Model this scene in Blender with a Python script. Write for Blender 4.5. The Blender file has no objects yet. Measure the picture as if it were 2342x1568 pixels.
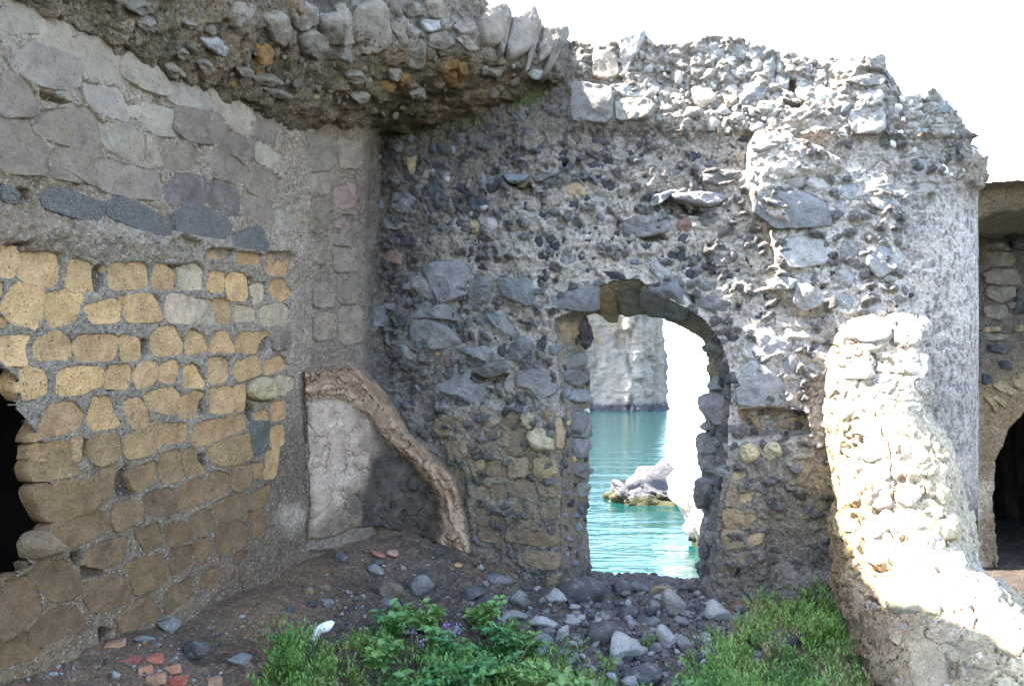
import bpy, math, random
import numpy as np
from mathutils import Vector, Matrix
from mathutils.bvhtree import BVHTree

random.seed(7)
RNG = np.random.default_rng(7)
SC = bpy.context.scene
COL = SC.collection

# ------------------------------------------------------------------ camera, sky, sun, exposure
FPX, CX, HY, EYE = 2028.0, 1171.0, 885.0, 1.6      # focal length and horizon in survey units, eye height in metres
cam_d = bpy.data.cameras.new('camera')
cam_d.sensor_width = 36.0
cam_d.lens = 36.0 * FPX / 2342.0
cam_d.shift_y = (HY - 784.0) / 2342.0
cam_d.clip_start = 0.05
cam_d.clip_end = 6000.0
cam = bpy.data.objects.new('camera', cam_d)
cam.location = (0, 0, EYE)
cam.rotation_euler = (math.radians(90), 0, 0)
COL.objects.link(cam)
SC.camera = cam

SUN_EL = math.radians(53.0)
RV = np.array([0.956, -0.292, 0.0])               # along the back wall, to the right
NV = np.array([-0.292, -0.956, 0.0])              # out of the back wall, to the viewer
h = -RV + 0.20 * NV
h = h / np.linalg.norm(h)
SUN = np.array([h[0] * math.cos(SUN_EL), h[1] * math.cos(SUN_EL), math.sin(SUN_EL)])

world = bpy.data.worlds.new('World')
SC.world = world
world.use_nodes = True
wn = world.node_tree
wn.nodes.clear()
sky = wn.nodes.new('ShaderNodeTexSky')
sky.sky_type = 'NISHITA'
sky.sun_disc = False
sky.sun_elevation = SUN_EL
sky.sun_rotation = math.atan2(SUN[0], SUN[1])
sky.air_density = 1.0
sky.dust_density = 1.2
sky.ozone_density = 0.6
bg = wn.nodes.new('ShaderNodeBackground')
bg.inputs['Strength'].default_value = 0.15
wo = wn.nodes.new('ShaderNodeOutputWorld')
wn.links.new(sky.outputs[0], bg.inputs[0])
wn.links.new(bg.outputs[0], wo.inputs[0])

sun_d = bpy.data.lights.new('sun', 'SUN')
sun_d.energy = 5.0
sun_d.angle = math.radians(0.55)
sun_d.color = (1.0, 0.95, 0.87)
sun = bpy.data.objects.new('sun', sun_d)
sun.rotation_euler = Vector((-SUN[0], -SUN[1], -SUN[2])).to_track_quat('-Z', 'Y').to_euler()
sun.location = (0, 0, 30)
COL.objects.link(sun)

SC.view_settings.view_transform = 'Standard'
SC.view_settings.look = 'None'
SC.view_settings.gamma = 1.0
SC.view_settings.use_curve_mapping = False
SC.view_settings.exposure = 3.3
SC.cycles.max_bounces = 8
SC.cycles.diffuse_bounces = 4
SC.cycles.glossy_bounces = 3

# ------------------------------------------------------------------ noise
def _hash(ix, iy, iz, seed):
    with np.errstate(over='ignore'):
        hh = (ix.astype(np.uint32) * np.uint32(374761393)) ^ (iy.astype(np.uint32) * np.uint32(668265263)) \
            ^ (iz.astype(np.uint32) * np.uint32(2147483647 - 1013904)) ^ np.uint32((seed * 1274126177) & 0xffffffff)
        hh = (hh ^ (hh >> np.uint32(13))) * np.uint32(1274126177)
        hh = (hh ^ (hh >> np.uint32(15))) * np.uint32(2246822519)
        hh = hh ^ (hh >> np.uint32(16))
    return hh.astype(np.float32) / np.float32(4294967296.0)

def vnoise(p, seed=0):
    i = np.floor(p).astype(np.int64)
    f = (p - i).astype(np.float32)
    f = f * f * (3 - 2 * f)
    r = 0
    for a in (0, 1):
        wa = f[..., 0] if a else 1 - f[..., 0]
        for b in (0, 1):
            wb = f[..., 1] if b else 1 - f[..., 1]
            for c in (0, 1):
                wc = f[..., 2] if c else 1 - f[..., 2]
                r = r + wa * wb * wc * _hash(i[..., 0] + a, i[..., 1] + b, i[..., 2] + c, seed)
    return r * 2 - 1

def fbm(p, scale, octv=4, seed=0, gain=0.5):
    r, a, s, tot = 0, 1.0, scale, 0
    for k in range(octv):
        r = r + a * vnoise(p * s + 17.3 * k, seed + k)
        tot += a
        a *= gain
        s *= 2.03
    return r / tot

def worley(x, y, seed=0):
    ix, iy = np.floor(x).astype(np.int64), np.floor(y).astype(np.int64)
    f1 = np.full(x.shape, 9.0, np.float32)
    f2 = np.full(x.shape, 9.0, np.float32)
    idv = np.zeros(x.shape, np.float32)
    z0 = np.zeros_like(ix)
    for a in (-1, 0, 1):
        for b in (-1, 0, 1):
            cx_, cy_ = ix + a, iy + b
            px = cx_ + 0.15 + 0.7 * _hash(cx_, cy_, z0, seed)
            py = cy_ + 0.15 + 0.7 * _hash(cx_, cy_, z0 + 1, seed)
            d = np.sqrt((px - x) ** 2 + (py - y) ** 2).astype(np.float32)
            hid = _hash(cx_, cy_, z0 + 2, seed)
            c1 = d < f1
            f2 = np.where(c1, f1, np.minimum(f2, d))
            idv = np.where(c1, hid, idv)
            f1 = np.where(c1, d, f1)
    return f1, f2, idv

def sstep(a, b, x):
    t = np.clip((x - a) / (b - a), 0, 1)
    return t * t * (3 - 2 * t)

# ------------------------------------------------------------------ survey helpers: sight lines from the camera station
CROP = {1: (0, 0), 2: (0, 503.1), 3: (0, 1019), 4: (731.9, 0), 5: (640.4, 503.1), 6: (548.9, 1019), 7: (1280.7, 1019),
        8: (1280.7, 0), 9: (1280.7, 503.1), 10: (1793, 91.5), 11: (1793, 594.6), 12: (1793, 1019), 0: (0, 0)}
def poly(c, s):
    v = np.array([float(q) for q in s.split(',')]).reshape(-1, 2)
    k = 1.0 if c == 0 else 0.3501
    return v * k + np.array(CROP[c])

def ray(D):
    D = np.asarray(D, float)
    return np.stack([(D[..., 0] - CX) / FPX, np.ones(D.shape[:-1]), -(D[..., 1] - HY) / FPX], -1)

def at_depth(dx, dy, y):
    return np.array([(dx - CX) / FPX * y, y, EYE - (dy - HY) / FPX * y])

def to_D(P):
    y = np.maximum(P[..., 1], 0.05)
    return np.stack([CX + FPX * P[..., 0] / y, HY - FPX * (P[..., 2] - EYE) / y], -1)

def sdf_poly(pts, P):
    """signed distance (negative inside) from pts (n,2) to polygon P"""
    n = len(P)
    d = np.full(len(pts), 1e9)
    ins = np.zeros(len(pts), bool)
    for i in range(n):
        a, b = P[i], P[(i + 1) % n]
        e = b - a
        w = pts - a
        t = np.clip((w @ e) / max(e @ e, 1e-9), 0, 1)
        q = w - t[:, None] * e
        d = np.minimum(d, np.sqrt((q ** 2).sum(1)))
        c1 = (a[1] <= pts[:, 1]) != (b[1] <= pts[:, 1])
        if abs(b[1] - a[1]) > 1e-9:
            xi = a[0] + (pts[:, 1] - a[1]) * (b[0] - a[0]) / (b[1] - a[1])
            ins ^= c1 & (pts[:, 0] < xi)
    return np.where(ins, -d, d)

def chaikin(P, n=1):
    for _ in range(n):
        Q = np.roll(P, -1, 0)
        P = np.stack([0.86 * P + 0.14 * Q, 0.14 * P + 0.86 * Q], 1).reshape(-1, 2)
    return P

def dilate(P, d):
    T = np.roll(P, -1, 0) - np.roll(P, 1, 0); T = T / np.maximum(np.linalg.norm(T, axis=1, keepdims=True), 1e-6)
    Nq = np.stack([T[:, 1], -T[:, 0]], 1)
    if ((P - P.mean(0)) * Nq).sum() < 0: Nq = -Nq
    return P + Nq * d

# ------------------------------------------------------------------ mesh helpers
def mesh_np(name, V, Fc, mat=None, smooth=True, col=None):
    me = bpy.data.meshes.new(name)
    V = np.asarray(V, np.float32).reshape(-1, 3)
    Fc = np.asarray(Fc, np.int32)
    n, k = Fc.shape
    me.vertices.add(len(V)); me.vertices.foreach_set('co', V.ravel())
    me.loops.add(n * k); me.loops.foreach_set('vertex_index', Fc.ravel())
    me.polygons.add(n); me.polygons.foreach_set('loop_start', np.arange(0, n * k, k, dtype=np.int32))
    me.update(calc_edges=True)
    if smooth:
        me.polygons.foreach_set('use_smooth', np.ones(n, bool))
    if col is not None:
        at = me.color_attributes.new('Col', 'FLOAT_COLOR', 'POINT')
        c4 = np.ones((len(V), 4), np.float32); c4[:, :3] = np.asarray(col).reshape(-1, 3)
        at.data.foreach_set('color', c4.ravel())
    if mat: me.materials.append(mat)
    me.validate(verbose=False) if False else None
    return me

def link(name, me, parent=None, color=None, **props):
    o = bpy.data.objects.new(name, me)
    COL.objects.link(o)
    if parent is not None: o.parent = parent
    if color is not None: o.color = (*color[:3], 1.0)
    for k, v in props.items(): o[k] = v
    return o

def grid_faces(hh, ww, keep=None, flip=False):
    i = np.arange(hh * ww).reshape(hh, ww)
    f = np.stack([i[:-1, :-1], i[:-1, 1:], i[1:, 1:], i[1:, :-1]], -1).reshape(-1, 4)
    if keep is not None:
        kk = (keep[:-1, :-1] & keep[:-1, 1:] & keep[1:, 1:] & keep[1:, :-1]).ravel()
        f = f[kk]
    return f[:, ::-1].copy() if flip else f

def grid_normals(P):
    du = np.gradient(P, axis=1); dv = np.gradient(P, axis=0)
    n = np.cross(du, dv)
    return n / np.maximum(np.linalg.norm(n, axis=-1, keepdims=True), 1e-9)

SURF = {}
def reg_surface(key, P, root, keep=None, step=4):
    Q = P[::step, ::step]
    kp = None if keep is None else keep[::step, ::step]
    f = grid_faces(Q.shape[0], Q.shape[1], kp)
    SURF[key] = (BVHTree.FromPolygons([tuple(v) for v in Q.reshape(-1, 3)], [tuple(int(a) for a in q) for q in f]), root)

def cast(D, keys=None):
    r = ray(D); dv = Vector(r).normalized()
    best = None
    for k, (b, root) in SURF.items():
        if keys and k not in keys: continue
        hit = b.ray_cast(Vector((0, 0, EYE)), dv)
        if hit[0] is not None and (best is None or hit[3] < best[3]):
            best = (np.array(hit[0]), np.array(hit[1]), k, hit[3])
    return best

def blend_cols(D, pts, warp=None):
    """weighted mix of local colours, some carrying the light that falls there: pts = (x, y, sigma, (r,g,b))"""
    X, Y = D[..., 0], D[..., 1]
    if warp is not None:
        X = X + warp[0]; Y = Y + warp[1]
    w_sum = 1e-6; out = 0
    for x, y, s, c in pts:
        w = np.exp(-((X - x) ** 2 + (Y - y) ** 2) / (2 * s * s)) / s
        w_sum = w_sum + w
        out = out + w[..., None] * np.array(c)
    return out / w_sum[..., None]

# ------------------------------------------------------------------ materials
class NT:
    def __init__(s, name):
        s.m = bpy.data.materials.new(name); s.m.use_nodes = True
        s.t = s.m.node_tree; s.t.nodes.clear()
        s.out = s.n('ShaderNodeOutputMaterial'); s.b = s.n('ShaderNodeBsdfPrincipled')
        s.l(s.b.outputs[0], s.out.inputs[0])
        s.pos = s.n('ShaderNodeNewGeometry').outputs['Position']
    def n(s, t, **k):
        nd = s.t.nodes.new(t)
        for a, v in k.items(): setattr(nd, a, v)
        return nd
    def l(s, a, b): s.t.links.new(a, b)
    def noise(s, scale, detail=4, rough=0.6, vec=None, dist=0.0):
        nd = s.n('ShaderNodeTexNoise'); s.l(vec or s.pos, nd.inputs['Vector'])
        nd.inputs['Scale'].default_value = scale; nd.inputs['Detail'].default_value = detail
        nd.inputs['Roughness'].default_value = rough; nd.inputs['Distortion'].default_value = dist
        return nd.outputs['Fac']
    def vor(s, scale, vec=None, rnd=1.0, feature='F1'):
        nd = s.n('ShaderNodeTexVoronoi', feature=feature); s.l(vec or s.pos, nd.inputs['Vector'])
        nd.inputs['Scale'].default_value = scale; nd.inputs['Randomness'].default_value = rnd
        return nd
    def math(s, op, a, b=None, clamp=False):
        nd = s.n('ShaderNodeMath', operation=op, use_clamp=clamp)
        for i, v in enumerate((a, b)):
            if v is None: continue
            if isinstance(v, (int, float)): nd.inputs[i].default_value = v
            else: s.l(v, nd.inputs[i])
        return nd.outputs[0]
    def rng(s, v, a, b, c=0.0, d=1.0):
        nd = s.n('ShaderNodeMapRange'); s.l(v, nd.inputs['Value'])
        for i, q in zip(('From Min', 'From Max', 'To Min', 'To Max'), (a, b, c, d)): nd.inputs[i].default_value = q
        return nd.outputs[0]
    def mix(s, f, a, b, blend='MIX'):
        nd = s.n('ShaderNodeMix', data_type='RGBA', blend_type=blend)
        for sock, v in ((nd.inputs[0], f), (nd.inputs[6], a), (nd.inputs[7], b)):
            if isinstance(v, (int, float)): sock.default_value = v
            elif isinstance(v, tuple): sock.default_value = (*v[:3], 1)
            else: s.l(v, sock)
        return nd.outputs[2]
    def bump(s, hgt, strength, dist, nrm=None):
        nd = s.n('ShaderNodeBump'); nd.inputs['Strength'].default_value = strength; nd.inputs['Distance'].default_value = dist
        s.l(hgt, nd.inputs['Height'])
        if nrm is not None: s.l(nrm, nd.inputs['Normal'])
        return nd.outputs[0]
    def fin(s, col, rough=0.9, nrm=None, spec=0.25):
        if isinstance(col, tuple): s.b.inputs['Base Color'].default_value = (*col, 1)
        else: s.l(col, s.b.inputs['Base Color'])
        if isinstance(rough, (int, float)): s.b.inputs['Roughness'].default_value = rough
        else: s.l(rough, s.b.inputs['Roughness'])
        s.b.inputs['Specular IOR Level'].default_value = spec
        if nrm is not None: s.l(nrm, s.b.inputs['Normal'])
        return s.m

def mat_mortar(name, grit=1.0, bumps=1.0, white=0.35, dark=0.3, stretch=None):
    k = NT(name)
    vec = k.pos
    if stretch:
        mp = k.n('ShaderNodeMapping'); k.l(k.pos, mp.inputs['Vector']); mp.inputs['Scale'].default_value = stretch
        vec = mp.outputs[0]
    c = k.mix(1.0, k.n('ShaderNodeAttribute', attribute_name='Col').outputs['Color'], (1.07, 1.0, 0.94), 'MULTIPLY')
    n1 = k.noise(7, 6, 0.65, vec); n2 = k.noise(38, 5, 0.7, vec); n3 = k.noise(150, 3, 0.6, vec)
    c = k.mix(1.0, c, k.mix(n1, (0.5, 0.48, 0.46), (1.5, 1.5, 1.48)), 'MULTIPLY')
    c = k.mix(1.0, c, k.mix(k.rng(n2, 0.3, 0.7), (0.5, 0.48, 0.46), (1.42, 1.42, 1.42)), 'MULTIPLY')
    v = k.vor(70 * grit, vec); sep = k.n('ShaderNodeSeparateColor'); k.l(v.outputs['Color'], sep.inputs[0])
    near = k.math('LESS_THAN', v.outputs['Distance'], 0.36)
    wm = k.math('MULTIPLY', near, k.math('GREATER_THAN', sep.outputs[0], 1 - 0.07 * white / 0.35))
    dm = k.math('MULTIPLY', near, k.math('LESS_THAN', sep.outputs[0], 0.16 * dark / 0.3))
    c = k.mix(k.math('MULTIPLY', wm, 0.75), c, (0.50, 0.46, 0.41))
    c = k.mix(k.math('MULTIPLY', dm, 0.8), c, (0.06, 0.06, 0.065))
    v2 = k.vor(26 * grit, vec); sep2 = k.n('ShaderNodeSeparateColor'); k.l(v2.outputs['Color'], sep2.inputs[0])
    dm2 = k.math('MULTIPLY', k.math('LESS_THAN', k.math('ADD', v2.outputs['Distance'], k.math('MULTIPLY', n2, 0.25)), 0.42),
                 k.math('LESS_THAN', sep2.outputs[1], 0.22 * dark / 0.3))
    c = k.mix(k.math('MULTIPLY', dm2, 0.65), c, (0.085, 0.083, 0.085))
    hgt = k.math('ADD', k.math('MULTIPLY', n2, 1.2), k.math('MULTIPLY', n3, 0.4))
    hgt = k.math('ADD', hgt, k.math('MULTIPLY', k.rng(v.outputs['Distance'], 0, 0.5, 1, 0), 0.35))
    hgt = k.math('ADD', hgt, k.math('MULTIPLY', n1, 1.5))
    return k.fin(c, 0.95, k.bump(hgt, 1.0 * bumps, 0.034))

def mat_stone(name, speck=0.5, lo=0.7, hi=1.3, bump=0.6, rough=0.85, tint=(1.0, 1.0, 1.0), stain=0.35, scale=1.0, pores=0.0, salt=0.0, crust=0.3):
    k = NT(name)
    oc = k.n('ShaderNodeObjectInfo').outputs['Color']
    n1 = k.noise(9 * scale, 6, 0.62); n2 = k.noise(45 * scale, 5, 0.7); n3 = k.noise(170 * scale, 3, 0.6)
    c = k.mix(1.0, oc, k.mix(k.rng(n1, 0.3, 0.7), (lo, lo, lo), (hi * tint[0], hi * tint[1], hi * tint[2])), 'MULTIPLY')
    c = k.mix(1.0, c, k.mix(k.rng(n2, 0.3, 0.7), (0.84, 0.83, 0.82), (1.14, 1.14, 1.14)), 'MULTIPLY')
    if stain > 0:
        c = k.mix(k.math('MULTIPLY', k.rng(k.noise(4.5 * scale, 6, 0.7), 0.5, 0.72), stain), c, (0.21, 0.14, 0.075))
    if crust > 0:   # mortar film left on the stone
        c = k.mix(k.math('MULTIPLY', k.rng(k.noise(14 * scale, 7, 0.75), 0.54, 0.68), crust), c, (0.36, 0.33, 0.29))
    v = k.vor(120 * scale); sep = k.n('ShaderNodeSeparateColor'); k.l(v.outputs['Color'], sep.inputs[0])
    near = k.math('LESS_THAN', v.outputs['Distance'], 0.34)
    dm = k.math('MULTIPLY', near, k.math('LESS_THAN', sep.outputs[0], 0.3 * speck))
    c = k.mix(k.math('MULTIPLY', dm, 0.8), c, (0.05, 0.045, 0.04))
    if salt > 0:
        c = k.mix(k.math('MULTIPLY', k.rng(k.noise(260, 2, 0.5), 0.50, 0.55), salt), c, (0.36, 0.32, 0.27))
    v2 = k.vor(38 * scale); sep2 = k.n('ShaderNodeSeparateColor'); k.l(v2.outputs['Color'], sep2.inputs[0])
    big = k.math('MULTIPLY', k.math('LESS_THAN', v2.outputs['Distance'], 0.22), k.math('LESS_THAN', sep2.outputs[0], 0.2 * speck))
    c = k.mix(k.math('MULTIPLY', big, 0.75), c, (0.07, 0.06, 0.055))
    hgt = k.math('ADD', k.math('MULTIPLY', n2, 0.8), k.math('MULTIPLY', n3, 0.3))
    hgt = k.math('ADD', hgt, k.math('MULTIPLY', n1, 1.6))
    if pores > 0:
        hgt = k.math('SUBTRACT', hgt, k.math('MULTIPLY', k.math('ADD', dm, big, True), pores))
    return k.fin(c, rough, k.bump(hgt, min(1.0, bump * 1.25), 0.024), 0.3)

M = {}
M['mortar'] = mat_mortar('lime_mortar', white=0.2, dark=0.12)
M['mortar_left'] = mat_mortar('grey_pozzolana_mortar', grit=0.9, white=0.8, dark=0.2)
M['vault'] = mat_mortar('sooty_rubble_mortar', grit=0.8, white=0.12, dark=0.25, bumps=1.3)
M['pier'] = mat_mortar('pale_rubble_mortar', grit=0.7, white=0.2, dark=0.15)
M['soil'] = mat_mortar('gravelly_soil', grit=1.2, white=0.25, dark=0.5)
M['tuff'] = mat_stone('yellow_tuff', speck=0.8, lo=0.68, hi=1.28, bump=0.8, stain=0.32, pores=0.8, crust=0.10)
M['basalt'] = mat_stone('grey_lava', speck=0.25, lo=0.72, hi=1.28, bump=0.8, stain=0.10, crust=0.5)
M['dark'] = mat_stone('dark_scoria', speck=0.3, lo=0.6, hi=1.4, bump=1.0, stain=0.05, pores=0.6, crust=0.12)
M['grey'] = mat_stone('grey_tuff', speck=0.45, lo=0.66, hi=1.28, bump=1.0, stain=0.45, crust=0.45)
M['speck'] = mat_stone('speckled_pumice', speck=0.2, lo=0.6, hi=1.3, bump=0.9, stain=0.1, salt=0.55, crust=0.0)
M['darkening'] = NT('shaded_cave').fin((.012, .011, .010), .95)  # near-black, so the lining's colour carries the shade inside the hole
M['white'] = mat_stone('white_limestone', speck=0.1, lo=0.85, hi=1.1, bump=0.5, stain=0.12, crust=0.0)
M['brick'] = mat_stone('red_brick', speck=0.3, lo=0.65, hi=1.2, bump=0.7, stain=0.7, crust=0.5)

# ------------------------------------------------------------------ stone builders
def facets(rs, n=5):
    return [(rs.uniform(-1, 1), rs.uniform(-1, 1), rs.uniform(0.55, 1.15)) for _ in range(n)]

def wall_stone(name, C, e1, e2, n, L2, H, p, mat, color, parent, rs, back=0.06, M_=30, rough=0.006, dish=0.0, nf=4, set_back=0.0, edge=0.06):
    """a stone seated in a wall: outline L2 (metres in the e1,e2 plane), rounded front standing H out of the face"""
    P = chaikin(L2, 1)
    seg = np.linalg.norm(np.roll(P, -1, 0) - P, axis=1); cum = np.r_[0, np.cumsum(seg)]
    tt = np.linspace(0, cum[-1], M_, endpoint=False)
    Pc = np.r_[P, P[:1]]
    R = np.stack([np.interp(tt, cum, Pc[:, 0]), np.interp(tt, cum, Pc[:, 1])], 1)
    cen = R.mean(0); R = R - cen
    size = np.sqrt((R ** 2).sum(1)).mean()
    sd = rs.randrange(9999)
    jj = fbm(np.c_[R * (2.2 / max(size, 1e-3)), np.zeros(M_)], 1.0, 3, sd)
    R = R * (1 + edge * 1.6 * jj)[:, None]
    rad = [1.04, 1.0, 0.975, 0.93, 0.86, 0.76, 0.63, 0.48, 0.32, 0.16]
    V = []; 
    tx, ty = rs.uniform(-.25, .25), rs.uniform(-.3, .2)
    fc = facets(rs, nf)
    for q, r in enumerate(rad):
        X = R * min(r, 1.0) if q else R * 0.98
        if q == 0: hgt = np.full(M_, -back)
        else:
            hgt = np.full(M_, H * (max(0.0, 1 - r ** p)) ** (1 / p)) if q > 1 else np.full(M_, -back * 0.35)
            u = X / max(size, 1e-4)
            if q > 1:
                hgt = hgt + H * 0.35 * (tx * u[:, 0] + ty * u[:, 1]) * (1 - r ** 4)
                for a, b, c0 in fc:
                    hgt = np.minimum(hgt, H * (c0 + 0.42 * (a * u[:, 0] + b * u[:, 1]) + 0.15))
                hgt = hgt - dish * (1 - r ** 2)
        V.append(np.c_[X, hgt])
    V.append(np.array([[0, 0, V[-1][:, 2].mean()]]))
    V = np.concatenate(V)
    nz = fbm(np.c_[V[:, :2] + C[:2], V[:, 2:] + C[2]], 1.3 / max(size, .02), 4, sd + 7)
    wgt = np.r_[np.zeros(M_), np.full(M_, .5), np.ones(len(V) - 2 * M_)]
    nz2 = fbm(np.c_[V[:, :2] + C[:2], V[:, 2:] + C[2]], 26.0, 3, sd + 9)
    V[:, 2] += (nz * (rough + 0.28 * abs(H)) + nz2 * rough * 1.3) * wgt
    V[:, 2] -= set_back
    W = V[:, 0:1] * e1 + V[:, 1:2] * e2 + V[:, 2:3] * n
    org = C + cen[0] * e1 + cen[1] * e2
    K = len(rad)
    i = np.arange(M_); j = (i + 1) % M_
    F = []
    for q in range(K - 1):
        F.append(np.stack([q * M_ + i, q * M_ + j, (q + 1) * M_ + j], 1))
        F.append(np.stack([q * M_ + i, (q + 1) * M_ + j, (q + 1) * M_ + i], 1))
    F.append(np.stack([(K - 1) * M_ + i, (K - 1) * M_ + j, np.full(M_, K * M_)], 1))
    me = mesh_np(name, W, np.concatenate(F), mat)
    o = link(name, me, parent, color)
    o.location = tuple(org - (np.array(parent.location) if parent is not None else 0))
    return o

import bmesh
def ico(sub):
    bm = bmesh.new(); bmesh.ops.create_icosphere(bm, subdivisions=sub, radius=1.0)
    v = np.array([q.co[:] for q in bm.verts]); f = np.array([[q.index for q in a.verts] for a in bm.faces]); bm.free()
    return v, f
ICO = {s: ico(s) for s in (1, 2, 3, 4, 5)}
def rock_mesh(name, seed, mat, sub=3, round_=0.5, npl=14, rough=0.06, flat=1.0, cut=(.5, .9)):
    """angular rock: a sphere cut by random planes, softened and weathered; unit radius"""
    v, f = ICO[sub]
    rr = random.Random(seed)
    ds = []
    for _ in range(npl):
        a = np.array([rr.gauss(0, 1) for _ in range(3)]); a /= np.linalg.norm(a); ds.append((a, rr.uniform(*cut)))
    rad = np.ones(len(v)) * 1.05
    for a, d in ds:
        c = v @ a
        rad = np.where(c > 0.05, np.minimum(rad, d / np.maximum(c, .05)), rad)
    P = v * (rad * (1 - round_ * .5) + round_ * .5 * .8)[:, None]
    P = P * (1 + rough * (fbm(P, 1.7, 4, seed) * 2.2 + .5 * fbm(P, 7, 2, seed + 3)))[:, None]
    P[:, 2] *= flat
    return mesh_np(name, P, f, mat)

def root_empty(name, loc, label=None, cat=None, group=None, kind=None):
    o = bpy.data.objects.new(name, None); COL.objects.link(o)
    o.location = loc; o.empty_display_size = 0.2; o['kind'] = kind or 'thing'
    if label: o['label'] = label
    if cat: o['category'] = cat
    if group: o['group'] = group
    return o

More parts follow.
